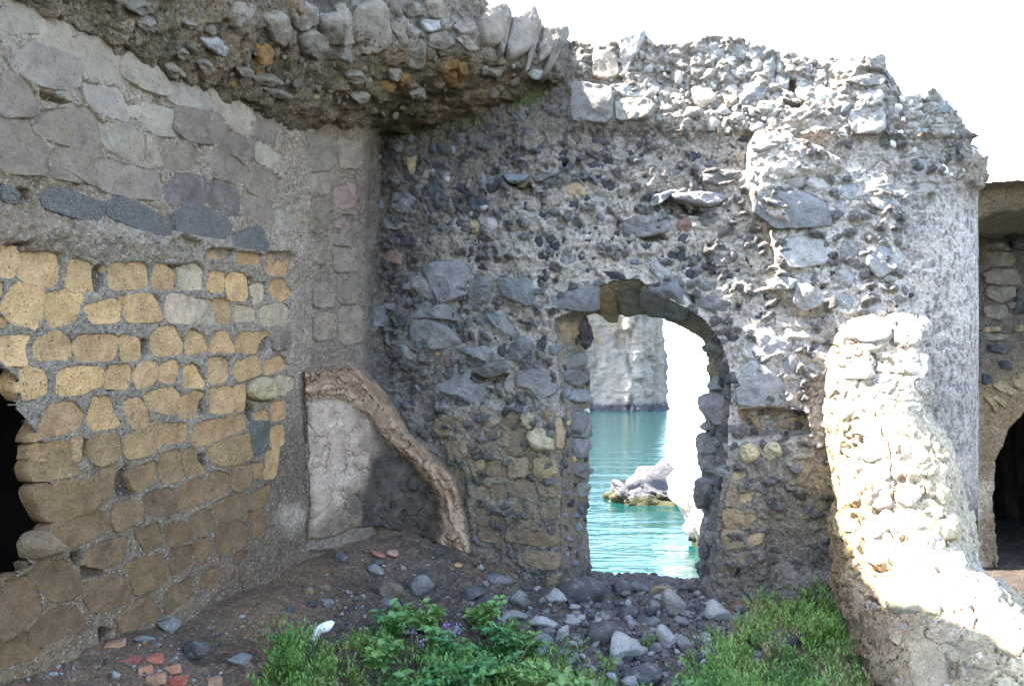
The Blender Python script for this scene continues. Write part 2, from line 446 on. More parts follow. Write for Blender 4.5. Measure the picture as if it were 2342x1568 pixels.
# ------------------------------------------------------------------ traced blocks of the left wall (needed before its mortar)
# each line: crop:kind:outline   kinds: t warm tuff, T damp brown tuff darkened for the dimmer light low down, p pale tuff, g grey block, G brown-grey block, s speckled, r round boulder, k dark-green stone
LEFT = """
2:t:0,150,125,190,105,370,0,375
2:t:125,215,385,215,395,300,380,435,125,385
2:t:455,260,610,285,600,350,620,470,440,450
2:t:710,290,965,280,975,440,725,455
2:t:1010,290,1080,290,1160,360,1140,450,1005,445
2:p:1195,300,1280,280,1335,330,1335,450,1200,460
2:t:1385,335,1470,345,1465,460,1400,475,1360,440
2:t:1500,350,1600,355,1610,520,1500,520,1485,420
2:p:1660,420,1740,410,1720,530,1665,550
2:o:1720,215,1860,215,1885,260,1870,355,1745,355
2:o:1780,400,1850,390,1905,480,1850,530,1765,460
2:p:1090,150,1180,100,1290,160,1240,210,1095,205
2:o:1330,190,1520,200,1480,260,1340,240
2:o:1530,210,1700,230,1690,290,1530,280
2:t:0,405,20,405,20,480,0,510
2:t:90,420,280,435,290,580,250,700,110,680,10,590
2:t:310,490,420,465,550,495,520,570,500,660,340,700,310,600
2:t:550,570,730,520,780,560,790,660,600,670
2:t:795,500,840,500,835,535,800,535
2:t:850,500,980,485,1040,600,1060,650,850,665,820,590
2:p:1110,485,1280,510,1270,670,1090,660
2:p:1285,515,1390,525,1410,670,1280,670
2:o:1405,515,1500,515,1515,650,1500,675,1425,670
2:p:1540,560,1660,580,1670,650,1540,660
2:p:1700,580,1800,550,1880,560,1890,670,1720,690
2:t:0,630,70,670,40,700,0,705
2:t:0,770,210,760,160,830,180,945,0,945
2:t:240,790,390,725,460,780,470,900,240,910
2:t:490,800,540,760,780,755,780,910,500,920
2:t:800,760,910,770,930,900,800,920
2:t:1000,760,1060,700,1150,695,1190,790,1190,870,1010,890
2:t:1220,780,1260,710,1340,760,1365,850,1220,880
2:t:1385,810,1420,740,1490,740,1550,860,1380,860
2:t:1550,745,1770,740,1690,790,1680,865,1560,860
2:G:1780,740,1880,730,1870,830,1790,840
2:t:120,1000,180,970,280,990,310,1130,150,1170,100,1090
2:t:380,1000,460,965,660,970,670,1070,540,1130,380,1140
2:t:690,1030,740,950,860,945,860,1100,690,1090
2:t:880,1010,930,930,1040,930,1010,1060,900,1100
2:t:1050,950,1150,915,1180,970,1150,1060,1060,1060
2:t:1210,960,1280,940,1340,1060,1340,1090,1200,1090
2:t:1370,900,1490,900,1510,1040,1370,1080
2:t:1540,940,1680,890,1700,1000,1560,1050,1530,1010
2:t:1730,930,1860,890,1890,960,1740,1010
2:T:330,1210,480,1190,550,1270,510,1360,220,1440,220,1420
2:T:600,1200,620,1155,720,1160,740,1260,790,1340,600,1370,570,1300
2:T:810,1190,920,1160,980,1290,960,1350,870,1360
2:T:940,1140,1130,1090,1175,1140,1165,1270,1000,1240
2:t:1185,1160,1300,1110,1340,1140,1290,1190,1300,1270,1180,1300
2:T:1370,1100,1520,1090,1520,1250,1370,1260
2:T:1540,1090,1600,1075,1590,1240,1540,1250
2:r:1640,1060,1700,1025,1780,1040,1800,1120,1770,1175,1650,1170,1620,1110
2:p:1820,1020,1920,1030,1930,1080,1860,1140,1810,1130
2:o:1770,1200,1880,1180,1870,1290,1790,1320
2:T:1680,1270,1740,1240,1765,1300,1680,1320
2:T:230,1470,450,1440,450,1568,220,1568
2:T:470,1430,530,1420,520,1570,480,1570
2:T:590,1420,760,1400,770,1500,760,1560,640,1600,590,1560
2:T:810,1430,1050,1310,1050,1480,1000,1520,830,1560
2:T:1070,1340,1220,1330,1220,1440,1070,1460
2:T:1270,1340,1590,1270,1610,1360,1270,1480
2:o:1770,1360,1850,1340,1850,1460,1770,1490
2:k:1640,1330,1750,1330,1740,1500,1660,1520
3:T:225,100,440,20,460,130,540,170,380,210,230,230,205,150
3:T:1040,60,1180,20,1210,210,1080,250,1040,160
3:T:1195,30,1280,20,1290,100,1350,170,1220,200
3:T:1350,20,1630,-80,1640,90,1450,130,1380,90
3:o:1740,40,1830,10,1800,200,1730,220
3:T:1650,120,1710,120,1720,210,1660,210
3:T:220,270,580,220,600,250,650,370,630,410,360,490,310,470
3:T:630,180,780,130,740,200,740,320,640,350
3:T:840,180,1010,100,1035,210,910,310
3:T:940,320,1110,280,1155,370,1150,430,960,470
3:T:1170,270,1310,200,1330,350,1205,440,1170,370
3:T:1345,240,1400,170,1490,180,1490,300,1340,350
3:T:1515,140,1640,130,1640,240,1560,300,1515,260
3:T:1390,410,1440,360,1590,320,1620,330,1615,450,1470,500
3:T:1640,330,1770,250,1740,370,1640,420
3:T:390,500,690,420,720,540,440,670,350,600,330,530
3:T:760,390,880,350,925,400,930,470,760,560,745,470
3:T:1240,470,1370,410,1410,540,1290,590,1230,550
3:T:1640,440,1730,400,1720,590,1635,600
3:r:180,660,230,570,300,550,360,630,430,680,200,750
3:T:560,690,840,590,820,720,720,800,560,780
3:T:880,560,1050,500,1060,640,960,700
3:T:1080,520,1220,500,1250,600,1100,660
3:T:1265,620,1360,610,1380,680,1300,780,1265,700
3:T:1405,520,1600,500,1610,640,1420,720
3:T:200,770,440,750,530,890,520,970,340,1020,240,900
3:T:550,900,780,840,850,960,850,1010,620,1090,560,1000
3:T:820,780,1060,700,1080,880,890,980,860,860
3:T:1105,680,1250,650,1255,780,1130,850
3:T:1330,830,1430,800,1430,920,1320,930
3:T:1540,700,1620,690,1560,770,1510,750
3:T:0,900,170,850,240,950,270,1080,200,1140,0,1290
3:T:300,1100,470,1050,550,1150,480,1220,220,1320,200,1200
3:T:770,1120,970,980,1040,1080,1020,1120,800,1220
3:T:1080,1060,1090,960,1250,850,1260,980,1080,1090
3:T:0,1330,180,1210,290,1340,0,1480
1:g:0,0,210,0,300,110,240,200,120,200,0,230
1:g:70,350,200,300,470,400,480,560,300,560,80,450
1:g:290,100,430,130,450,400,250,290,200,200
1:g:480,240,760,260,785,400,775,510,530,480,480,350
1:g:800,400,870,340,1000,400,1090,600,980,590,800,490
1:G:0,480,150,520,220,640,210,740,0,740
1:g:560,560,740,580,840,740,820,790,600,700
1:G:250,740,560,700,640,800,660,970,600,980,250,870
1:g:660,800,900,870,940,1000,930,1070,700,970
1:g:860,720,950,690,1130,740,1145,870,1000,870
1:g:1120,540,1340,590,1365,720,1200,690,1110,640
1:g:1385,600,1450,590,1640,760,1620,860,1400,760
1:G:1155,710,1400,760,1440,820,1420,930,1240,910,1160,850
1:G:0,780,240,850,300,1120,0,1100
1:G:310,990,620,1010,650,1090,640,1210,560,1170,340,1030
1:G:310,1040,520,1200,330,1150
1:B:680,1100,700,1070,1040,1140,1040,1270,950,1290,670,1230
1:D:1080,1230,1180,1140,1340,1190,1345,1300,1200,1340,1070,1310
1:G:1050,940,1270,960,1265,1090,1080,1110
1:g:960,890,1010,930,1045,1080,965,1050
1:G:1375,1040,1400,980,1590,1070,1590,1200,1390,1140
1:G:1450,900,1480,850,1660,960,1640,1040,1450,970
1:g:1680,940,1820,1020,1810,1110,1670,1040
1:G:1605,1130,1640,1090,1820,1160,1800,1310,1600,1220
1:D:1365,1200,1400,1170,1555,1270,1550,1410,1360,1340
1:G:1590,1290,1630,1250,1770,1320,1770,1450,1590,1400
1:g:1790,1360,1880,1400,1900,1470,1860,1510,1780,1460
1:G:1645,760,1720,740,1790,840,1780,940,1650,880
1:G:1060,420,1110,400,1200,470,1190,500,1070,460
1:G:1210,490,1270,490,1280,530,1220,520
1:s:0,1215,90,1255,90,1330,0,1310
1:s:280,1290,370,1240,640,1340,640,1430,480,1420,290,1350
1:s:700,1330,820,1310,1110,1460,1110,1530,980,1520,700,1410
1:s:1150,1390,1250,1350,1430,1410,1480,1480,1450,1560,1300,1530,1150,1500
1:s:1500,1560,1690,1480,1740,1640,1500,1600
1:g:470,40,600,60,580,120,460,110
1:g:0,0,0,10,5,10,5,0
"""
LEFT = [l.split(':') for l in LEFT.strip().splitlines()[:-1]]
LEFT = [(k, dilate(poly(int(c), s), 2.0 if int(c) == 2 else (1.6 if int(c) == 3 else 2.6))) for c, k, s in LEFT]
# cavities: (depth m, feather in survey units, outline)
L_HOLES = [(0.13, 7, poly(2, "640,290,700,300,690,380,660,470,610,460,600,350")), (0.10, 5, poly(2, "1080,295,1200,290,1190,440,1150,440,1150,340")),
    (0.12, 4, poly(2, "45,150,200,150,100,185")), (0.10, 4, poly(2, "105,240,125,330,100,340")), (0.09, 5, poly(2, "980,490,1050,490,1070,650,1040,600,1010,550")),
    (0.07, 5, poly(2, "735,520,810,520,800,640,770,600")), (0.10, 5, poly(2, "410,740,480,770,470,880,420,840")), (0.11, 4, poly(2, "910,775,980,780,975,880,930,870")),
    (0.09, 5, poly(2, "1690,790,1760,750,1770,860,1690,850")), (0.12, 4, poly(2, "685,1090,780,1100,745,1122,700,1110")), (0.10, 5, poly(2, "1005,980,1050,960,1055,1060,1010,1050")),
    (0.09, 5, poly(2, "1290,1170,1330,1150,1350,1270,1300,1260")), (0.10, 6, poly(2, "520,1430,580,1440,590,1530,530,1550")), (0.22, 5, poly(2, "1600,1090,1640,1180,1680,1240,1650,1330,1600,1260")),
    (0.10, 6, poly(3, "750,200,850,110,860,230,900,330,780,340")), (0.15, 5, poly(3, "1290,60,1340,55,1350,140,1300,130")), (0.20, 5, poly(3, "450,700,540,690,530,770,500,790")),
    (0.20, 5, poly(3, "650,1180,740,1200,720,1260,650,1300")), (0.08, 5, poly(3, "520,780,680,790,700,850,540,870")), (0.10, 6, poly(1, "250,590,330,610,500,700,420,690,260,640")),
    (0.10, 4, poly(1, "100,1230,200,1230,200,1310,110,1300")), (0.06, 4, poly(2, "1590,360,1660,380,1650,520,1620,520")), (0.09, 4, poly(1, "240,900,300,1000,310,1110,290,1090"))]
BIGHOLE = np.array([(-90, 790), (16, 848), (42, 885), (24, 930), (60, 972), (98, 1008), (98, 1080), (118, 1140), (140, 1190), (132, 1240), (92, 1222), (72, 1245), (66, 1290), (0, 1330), (-100, 1350)], float)

# stones of the doorway wall: b grey lava, d dark scoria, t tuff, T damp tuff, m pale lump, r reddish, o orange, w white, s speckled, k black
BACK = """
5:b:960,310,1040,280,1180,280,1250,330,1230,470,1160,500,1060,530,1000,460,960,380
5:b:830,410,930,360,980,420,1040,520,940,500,900,460,820,455
5:b:1250,350,1290,350,1390,430,1370,530,1310,550,1240,480
5:b:1430,390,1640,390,1660,480,1650,560,1560,540,1470,500
5:b:1760,510,1890,480,2060,430,2070,560,2030,590,1830,580
5:d:590,170,660,135,690,180,640,195
5:d:740,100,790,90,900,130,880,200,830,190,740,140
5:r:670,230,720,190,800,220,800,300,690,260
5:d:850,260,920,240,900,300,850,290
5:b:580,570,680,560,720,630,680,690,590,700
5:b:690,540,780,530,770,590,700,580
5:d:615,480,700,460,720,510,650,540
5:b:860,545,960,530,1010,560,930,585
5:b:850,640,900,600,1080,550,1130,600,1250,670,1120,650,1000,640
5:b:870,680,980,655,1080,690,1180,790,1100,840,950,830,870,760
5:d:750,620,850,640,830,690,760,680
5:d:690,370,740,350,770,400,720,415
5:d:740,450,800,420,830,470,780,500
5:d:785,545,830,535,840,580,800,585
5:b:1360,610,1480,630,1540,690,1540,750,1480,745,1400,680
5:b:1290,760,1330,670,1370,750,1360,810,1290,820
5:m:1360,680,1390,680,1395,740,1370,750
5:b:1480,870,1570,760,1650,800,1640,860,1560,920,1480,890
5:b:1200,840,1340,820,1450,900,1340,920,1220,870
5:b:1270,970,1350,930,1480,920,1510,950,1430,1010,1330,1010
5:o:1010,860,1075,850,1030,910
5:r:1040,900,1120,870,1140,930,1110,970,1050,950
5:d:955,950,1000,925,1050,970,1050,1020,990,1030,955,990
5:b:1030,1040,1100,1000,1200,990,1320,1080,1290,1190,1200,1150,1050,1110,1010,1080
5:b:1570,1020,1640,980,1780,990,1820,1050,1790,1130,1700,1180,1640,1100,1570,1080
5:d:1350,1040,1410,1020,1410,1070,1360,1080
5:d:1450,1010,1490,1000,1480,1045
5:b:740,820,830,820,930,880,900,920,780,890
5:d:695,740,760,725,770,790,710,800
5:d:1210,750,1260,740,1260,790,1220,790
5:d:1090,670,1150,660,1150,700,1110,710
5:d:1160,690,1220,680,1210,720,1180,730
5:d:1660,790,1750,770,1740,850,1760,900,1700,880
5:d:1545,650,1640,640,1650,670,1570,675
5:b:1730,590,1810,585,1790,650,1740,650
5:d:1190,580,1230,570,1240,630,1200,620
5:d:1270,310,1330,290,1390,340,1360,365
5:d:1350,370,1400,365,1410,400,1370,410
5:b:1810,230,1870,180,1930,230,1930,290,1880,310,1820,270
5:d:1570,280,1610,240,1650,260,1640,300
5:d:1440,190,1480,170,1510,230,1460,230
5:d:1525,210,1570,190,1580,240,1540,245
5:d:1660,210,1700,190,1740,210,1730,260,1690,260
5:d:1750,220,1810,205,1810,250,1770,250
5:d:1930,240,1970,210,2000,250,1960,280
5:d:2075,140,2120,125,2160,160,2150,205,2100,190
5:d:1310,160,1370,180,1370,240,1320,220
5:d:1250,130,1290,110,1310,170,1270,170
5:d:1165,190,1220,180,1230,230,1180,240
5:d:1165,130,1210,120,1215,160,1175,165
5:d:960,180,1010,165,1040,200,1000,230,960,220
5:d:890,180,940,175,950,220,900,225
5:b:1540,340,1630,330,1640,370,1560,380
5:d:1730,110,1790,95,1800,130,1750,150
5:d:1760,150,1820,140,1830,190,1770,185
5:d:1900,130,1950,120,1960,160,1900,165
5:d:1980,120,2050,110,2060,150,1990,150
5:d:1780,380,1830,370,1830,400,1790,410
5:d:1830,370,1880,360,1890,390,1840,400
5:d:1950,370,2030,370,2020,400,1960,395
5:d:1900,360,1930,345,1940,395,1900,395
5:d:945,1075,990,1070,995,1110,950,1115
5:d:850,1080,890,1080,890,1130,855,1125
5:d:955,1140,990,1130,995,1190,960,1180
5:d:830,1180,870,1170,870,1210,840,1205
5:d:1020,1200,1080,1190,1090,1220,1040,1230
5:d:940,1320,975,1320,960,1380,930,1370
5:d:860,1300,890,1300,890,1340,865,1340
5:d:680,1070,740,1060,750,1100,700,1100
5:d:840,1030,880,1025,870,1060
5:t:1820,680,1920,640,1940,740,1890,800,1830,790
5:k:1935,665,1970,615,2000,680,2020,770,2000,850,1950,790
5:b:1850,920,1930,870,2000,890,1990,935,1900,960
5:b:1850,1010,1880,975,1980,1010,2000,1030,1920,1080,1860,1050
5:b:1840,1160,1900,1110,1990,1110,2000,1180,1930,1200
5:b:1900,1260,1990,1240,2020,1300,2010,1390,1930,1410,1890,1340
5:b:1900,1430,2000,1430,2010,1500,1930,1560
5:b:1960,980,2010,970,2020,1010,1980,1030
5:w:1970,1230,2020,1230,2020,1255,1980,1255
5:T:1020,1300,1100,1285,1140,1320,1130,1400,1060,1420,1020,1380
5:T:1150,1290,1200,1280,1230,1310,1200,1400,1160,1400
5:T:1320,1300,1400,1270,1420,1340,1350,1350
5:T:1440,1330,1520,1230,1600,1260,1590,1330,1500,1370,1440,1360
5:T:1080,1450,1220,1440,1220,1540,1130,1568
5:T:1450,1380,1590,1370,1600,1500,1530,1540,1450,1520
5:u:1580,1280,1630,1245,1680,1300,1640,1370,1590,1350
5:u:1610,1390,1700,1340,1780,1430,1790,1500,1660,1510
5:T:1720,1250,1790,1230,1800,1300,1740,1330
5:t:1790,1310,1830,1290,1850,1480,1800,1500
5:T:1340,1380,1400,1370,1420,1500,1350,1490
5:T:1250,1430,1330,1400,1330,1500,1260,1500
5:T:1300,1220,1380,1215,1420,1240,1330,1280
6:T:1360,10,1440,0,1450,90,1380,110
6:T:1480,10,1700,0,1720,60,1490,90
6:T:1720,0,1870,0,1860,60,1750,60
6:T:1410,100,1450,100,1500,200,1440,210
6:T:1500,100,1600,90,1590,180,1530,200
6:T:1610,100,1740,80,1730,190,1620,210
6:T:1750,90,1880,80,1880,200,1750,210
6:t:1920,80,2040,70,2080,170,2000,220,1920,200
6:T:1530,260,1640,250,1640,330,1560,340
6:T:1660,240,1910,230,1910,330,1680,350
6:T:1530,390,1720,380,1730,520,1540,520
6:T:1760,380,1930,370,1940,520,1780,520
6:T:1940,250,2080,240,2070,330,1960,330
6:T:1970,400,2080,380,2050,510,1980,500
6:T:1740,550,2060,540,2070,650,1900,650,1740,620
6:T:1560,550,1690,560,1690,630,1570,620
6:T:1850,690,2070,690,2080,800,1960,810,1860,760
6:T:2000,850,2090,830,2060,940,2010,930
9:b:400,20,480,-10,640,-30,720,20,700,80,520,110,430,80
9:r:760,10,830,-20,870,30,850,80,770,70
9:t:250,470,310,430,360,520,380,640,320,655,260,600
9:K:340,430,520,390,570,450,540,600,420,620,380,520
9:b:545,460,600,430,730,430,850,560,820,620,650,600,540,550
9:c:600,280,650,260,720,300,730,370,680,395,600,340
9:b:890,520,1000,490,1100,540,1140,600,1040,600,920,560
9:k:260,330,400,340,450,390,330,390
9:d:250,150,330,150,330,200,270,190
9:d:520,150,600,150,600,210,550,210
9:d:690,190,790,220,770,270,700,250
9:d:940,150,1040,140,1020,190,950,190
9:b:1000,240,1110,230,1110,290,1020,310
9:m:1120,200,1220,195,1220,270,1130,270
9:b:1240,170,1340,180,1330,220,1260,210
9:d:90,220,160,220,170,270,110,270
9:d:760,150,850,140,860,180,790,200
9:T:560,625,720,640,700,680,600,650
9:T:760,650,860,630,960,680,980,780,900,740,820,690
9:b:950,820,1000,790,1080,850,1060,870,960,860
9:T:960,950,1040,900,1080,960,1060,1020,990,1020,960,990
9:b:960,1080,1060,1020,1080,1110,1020,1120
9:b:930,1170,1010,1130,1090,1170,1090,1310,1040,1330,960,1250
9:b:925,1350,990,1310,1040,1370,980,1380
9:b:910,1410,970,1390,1060,1430,1060,1510,970,1520,910,1480
9:k:990,720,1060,720,1100,810,1020,790
9:k:1070,730,1180,760,1160,800,1090,790
9:k:1080,990,1140,980,1160,1060,1090,1080
9:k:1090,1110,1140,1110,1130,1180,1100,1170
9:d:1100,910,1160,890,1170,940,1110,950
9:c:1200,720,1280,720,1480,800,1490,850,1320,900,1250,900,1200,830
9:b:1500,770,1640,770,1640,810,1560,850,1510,830
9:b:1650,820,1720,800,1830,850,1780,900,1720,900
9:b:1440,930,1510,870,1570,940,1540,1010,1450,1020
9:b:1580,940,1720,900,1720,990,1650,990
9:c:1170,1020,1250,930,1350,950,1460,1050,1460,1130,1420,1180,1290,1180,1200,1080
9:b:1150,1100,1220,1090,1330,1180,1500,1180,1340,1215,1170,1210
9:m:1220,570,1260,550,1290,590,1230,620
9:d:1260,600,1330,600,1310,660,1260,650
9:c:1480,150,1560,120,1700,110,1750,170,1740,280,1600,300,1500,310,1440,220
9:m:1400,80,1500,70,1520,130,1420,130
9:b:1830,180,1870,130,1950,180,1940,240,1840,270,1810,230
9:c:2010,250,2040,190,2130,170,2200,260,2160,340,2080,370,2010,300
9:c:1540,420,1640,430,1700,550,1600,590,1530,540
9:b:1800,340,1880,320,1920,380,1880,450,1800,430
9:c:1960,560,2060,500,2120,600,2020,630
9:b:1790,500,1860,480,1930,540,1880,620,1800,590
9:b:1620,700,1700,710,1700,760,1640,760
9:b:1500,690,1580,700,1570,740,1510,740
9:c:1370,410,1440,370,1530,390,1500,450,1400,450
9:m:1590,340,1660,340,1660,400,1600,390
9:d:1680,430,1760,420,1740,480,1690,470
9:d:1980,460,2060,410,2070,450,2000,480
9:d:2070,100,2120,110,2110,160,2080,150
9:b:2140,80,2230,80,2240,150,2160,140
9:d:1090,410,1140,400,1150,450,1100,460
9:d:1160,430,1220,420,1220,470,1170,470
9:b:880,420,1020,400,1030,450,920,460
9:d:1310,470,1380,460,1390,520,1330,530
9:d:1120,500,1150,490,1150,530,1120,520
9:t:1150,1240,1220,1240,1220,1310,1170,1300
9:t:1230,1280,1290,1280,1320,1370,1270,1350
9:t:1420,1320,1490,1290,1560,1280,1550,1360,1500,1370,1440,1350
9:t:1560,1290,1610,1260,1640,1400,1570,1360
9:T:1330,1240,1460,1240,1440,1280,1350,1270
9:t:1740,1230,1880,1210,1830,1320,1800,1370,1740,1340
7:v:1165,50,1185,-10,1240,-20,1290,0,1310,60,1280,100,1200,110
7:v:1320,30,1340,-20,1420,-30,1460,20,1460,70,1380,90,1330,70
7:t:1470,0,1500,-10,1500,50,1475,60
7:t:1110,210,1150,150,1220,140,1240,190,1180,230,1120,240
7:T:1240,150,1340,140,1340,180,1250,190
7:t:1180,310,1270,280,1280,340,1230,390,1170,360
7:T:1070,380,1100,270,1180,260,1165,350,1260,400,1150,410
7:t:1060,480,1070,410,1260,410,1290,460,1230,530,1100,550
7:t:1050,570,1070,545,1200,545,1210,600,1180,660,1110,680,1060,630
7:t:1220,570,1270,550,1340,570,1320,640,1220,650
7:T:1300,440,1350,470,1350,540,1280,540
7:T:1130,710,1200,700,1310,690,1290,760,1170,770
7:T:1040,800,1090,750,1160,790,1120,850,1060,870
7:b:1440,130,1500,120,1545,180,1530,215,1460,200
7:d:1300,310,1360,340,1380,410,1330,390
7:d:1480,250,1560,240,1540,290
7:d:1400,420,1440,420,1430,460
7:d:1410,330,1470,340,1460,400
7:m:1350,190,1440,190,1440,240,1370,240
7:t:1510,80,1620,80,1600,160,1530,150
7:T:1760,470,1840,500,1810,580,1750,560
7:T:1740,600,1830,640,1790,690,1750,680
7:b:920,20,1000,30,1050,100,1040,170,960,170,920,110
7:b:940,210,1010,230,1000,320,930,400,910,380,915,270
7:T:905,460,940,440,950,500,910,510
7:b:950,560,1020,560,1020,650,950,640
7:k:905,820,950,760,960,860,920,880
7:k:905,640,950,590,990,700,940,740
7:b:1010,150,1090,130,1110,190,1040,220
7:b:70,0,150,0,170,50,100,60
7:b:90,110,150,120,190,160,160,210,90,190
7:k:110,370,160,380,160,450,110,440
7:b:80,-130,170,-140,190,-60,100,-50
7:b:110,250,170,240,180,320,120,330
4:d:360,1100,420,1080,490,1110,480,1170,400,1170
4:t:555,1020,640,1010,620,1130,590,1140
4:d:670,1180,740,1160,800,1230,840,1310,740,1310,660,1290
4:b:500,1270,560,1250,650,1320,660,1390,510,1390,470,1360
4:b:1050,1130,1120,1130,1150,1180,1110,1260,1050,1230
4:d:950,1300,1010,1280,1080,1300,1060,1360,1000,1380
4:d:690,1340,790,1330,790,1390,720,1400
4:d:860,1370,930,1370,930,1410
4:d:600,1420,690,1420,700,1450,620,1460
4:b:400,1430,520,1420,600,1460,510,1500,420,1490
4:t:980,1450,1030,1435,1060,1500,1050,1540,1000,1520
4:m:1080,1430,1150,1420,1180,1480,1130,1540,1080,1500
4:d:880,1440,940,1430,950,1520,890,1510
4:d:1150,1030,1190,990,1240,1030,1230,1080,1170,1090
4:d:1290,1060,1350,1050,1370,1110,1310,1120
4:d:1440,1090,1490,1060,1550,1080,1540,1120,1470,1130
4:l:1190,1130,1360,1150,1310,1190,1240,1180
4:l:1380,1160,1590,1110,1590,1140,1430,1200
4:l:1640,1150,1720,1125,1790,1130,1750,1180,1650,1170
4:t:1600,1230,1680,1190,1740,1240,1740,1280,1620,1280
4:d:1730,1080,1800,1050,1860,1080,1840,1110,1760,1110
4:d:1790,1140,1860,1140,1860,1190,1800,1200
4:d:1850,1190,1910,1170,1950,1210,1930,1250,1860,1250
4:t:1740,990,1810,960,1820,980,1760,1010
4:t:1360,910,1400,895,1420,940,1370,955
4:d:1640,900,1700,890,1750,920,1730,960,1640,950
4:d:2070,1160,2130,1110,2190,1160,2150,1220,2080,1200
4:d:1380,980,1420,980,1420,1030,1380,1030
4:d:1860,1010,1920,1050,1910,1090,1860,1080
4:b:1590,1390,1660,1380,1700,1440,1620,1450
4:d:1340,1430,1420,1420,1450,1480,1370,1500
4:d:1460,1440,1520,1440,1510,1490,1460,1480
4:b:1720,1330,1800,1325,1810,1370,1730,1380
4:B:1250,740,1300,700,1400,720,1380,800,1270,830
4:r:80,1230,200,1200,230,1220,220,1350,90,1370
4:r:80,1440,130,1420,190,1470,170,1510,90,1500
4:r:100,1390,230,1370,230,1410,120,1410
8:w:1065,400,1100,370,1150,370,1160,410,1110,435
8:w:925,540,970,530,1030,555,1010,580,940,570
8:e:860,580,950,560,1020,620,1010,670,920,705,880,670
8:e:1060,610,1150,590,1160,670,1090,710
8:b:1170,600,1250,530,1340,580,1330,640,1220,700,1170,650
8:b:1360,610,1430,600,1450,640,1430,665,1370,650
8:c:1410,510,1460,470,1500,510,1480,580,1420,560
8:c:1540,600,1590,560,1650,590,1620,670,1560,650
8:w:1640,620,1700,560,1800,600,1780,660,1700,680
8:c:1340,390,1390,360,1410,440,1390,510,1330,470
8:w:1490,430,1540,430,1540,470,1490,460
8:c:1570,430,1600,400,1650,430,1640,470,1590,460
8:m:970,340,1100,290,1130,270,1060,370,1010,400
8:m:830,320,900,300,960,350,950,400,880,380
8:c:1230,310,1340,300,1360,380,1300,410,1220,370
8:c:1150,290,1220,300,1220,370,1150,370
8:m:1280,670,1450,670,1450,740,1300,730
8:e:1350,780,1400,760,1420,820,1370,840
8:w:1430,720,1480,700,1480,770,1440,790
8:m:760,740,860,710,880,740,800,820
8:m:1080,760,1180,730,1230,770,1160,800
8:M:1890,720,2000,720,2130,730,2110,870,1940,880,1890,800
8:M:1940,620,1990,590,2100,610,2110,690,2000,710,1940,650
8:M:1850,540,1980,500,2120,510,2110,560,2000,580
8:m:1800,400,1900,370,1960,380,2000,430,1930,480,1850,500
8:M:1990,380,2110,375,2120,470,2030,460
8:w:1790,880,1840,830,1890,870,1890,910,1830,900
8:w:1680,460,1730,450,1740,500,1690,520
8:e:1510,400,1560,380,1600,400,1560,430,1520,420
8:c:1430,400,1490,380,1500,420,1450,450
8:w:600,570,650,570,645,605,590,600
8:c:1280,500,1330,520,1350,560,1290,540
8:m:1110,440,1200,430,1280,470,1200,500,1120,490
8:m:860,430,960,440,950,490,870,480
8:m:1600,800,1680,810,1690,870,1600,870
8:b:1290,1290,1400,1260,1600,1270,1740,1350,1740,1460,1600,1480,1400,1480,1300,1380
8:m:1340,1180,1500,1140,1700,1160,1800,1220,1700,1260,1500,1250
8:m:1250,960,1290,890,1400,850,1470,900,1420,960,1300,990
8:c:1460,950,1560,930,1620,1010,1560,1040,1480,1010
8:m:1340,1090,1440,1060,1480,1120,1400,1150,1340,1140
8:c:1830,1230,1910,1190,1950,1260,1900,1310,1840,1280
8:s:2030,1220,2130,1210,2247,1260,2240,1300,2050,1260
8:s:1980,1290,2100,1300,2220,1350,2210,1390,2090,1380,1970,1340
8:L:750,1280,900,1260,1060,1270,1070,1310,1000,1360,880,1350,770,1310
8:L:600,1280,720,1240,730,1260,650,1330,590,1340
8:d:840,1120,880,1110,910,1170,880,1190,840,1170
8:b:930,1150,1080,1130,1200,1140,1200,1180,1050,1210,950,1200
8:b:700,1130,760,1100,810,1120,750,1170,710,1170
8:d:500,1170,560,1130,620,1160,600,1210,530,1210
8:d:300,1180,350,1170,380,1230,330,1260
8:d:220,1150,290,1130,290,1200,230,1190
8:d:320,960,370,950,380,1000,330,1010
8:b:900,1440,960,1390,1070,1390,1060,1450,960,1480,900,1480
8:d:1140,1380,1190,1350,1260,1400,1230,1450
8:b:1080,1240,1140,1230,1140,1290,1100,1310
8:m:760,900,840,890,850,960,780,970
8:c:1780,1330,1850,1310,1900,1370,1830,1390
8:m:1890,1340,2040,1400,2110,1430,2080,1500,1950,1440
10:m:790,380,860,340,920,370,900,450,800,420
10:c:960,440,1010,400,1070,400,1070,470,970,480
10:c:1080,490,1140,450,1200,500,1180,540,1090,520
10:w:1170,570,1220,570,1250,600,1210,630
10:m:790,600,860,570,940,580,930,620,800,640
10:m:950,560,1080,550,1130,600,1080,650,1000,620
10:w:970,630,1010,640,1040,690,1000,690
10:w:810,690,880,690,880,740,820,740
10:r:730,550,770,520,790,550,780,590,740,590
10:c:1200,700,1250,700,1250,750,1200,740
10:m:940,520,1000,500,1070,520,1060,545,960,550
10:c:820,800,870,770,930,800,970,880,920,910,820,870
10:m:800,950,930,930,1000,940,990,990,860,1010
10:c:580,880,640,880,660,910,600,920
4:W:1650,560,1700,550,1850,570,1910,600,1910,760,1880,800,1750,800,1660,780
4:W:1930,680,2000,650,2160,660,2190,700,2180,770,2100,790,1960,790
4:m:1900,560,2010,550,2130,560,2140,640,1990,645,1920,600
4:e:1790,300,1850,290,1920,310,1960,480,1850,520,1780,500
"""

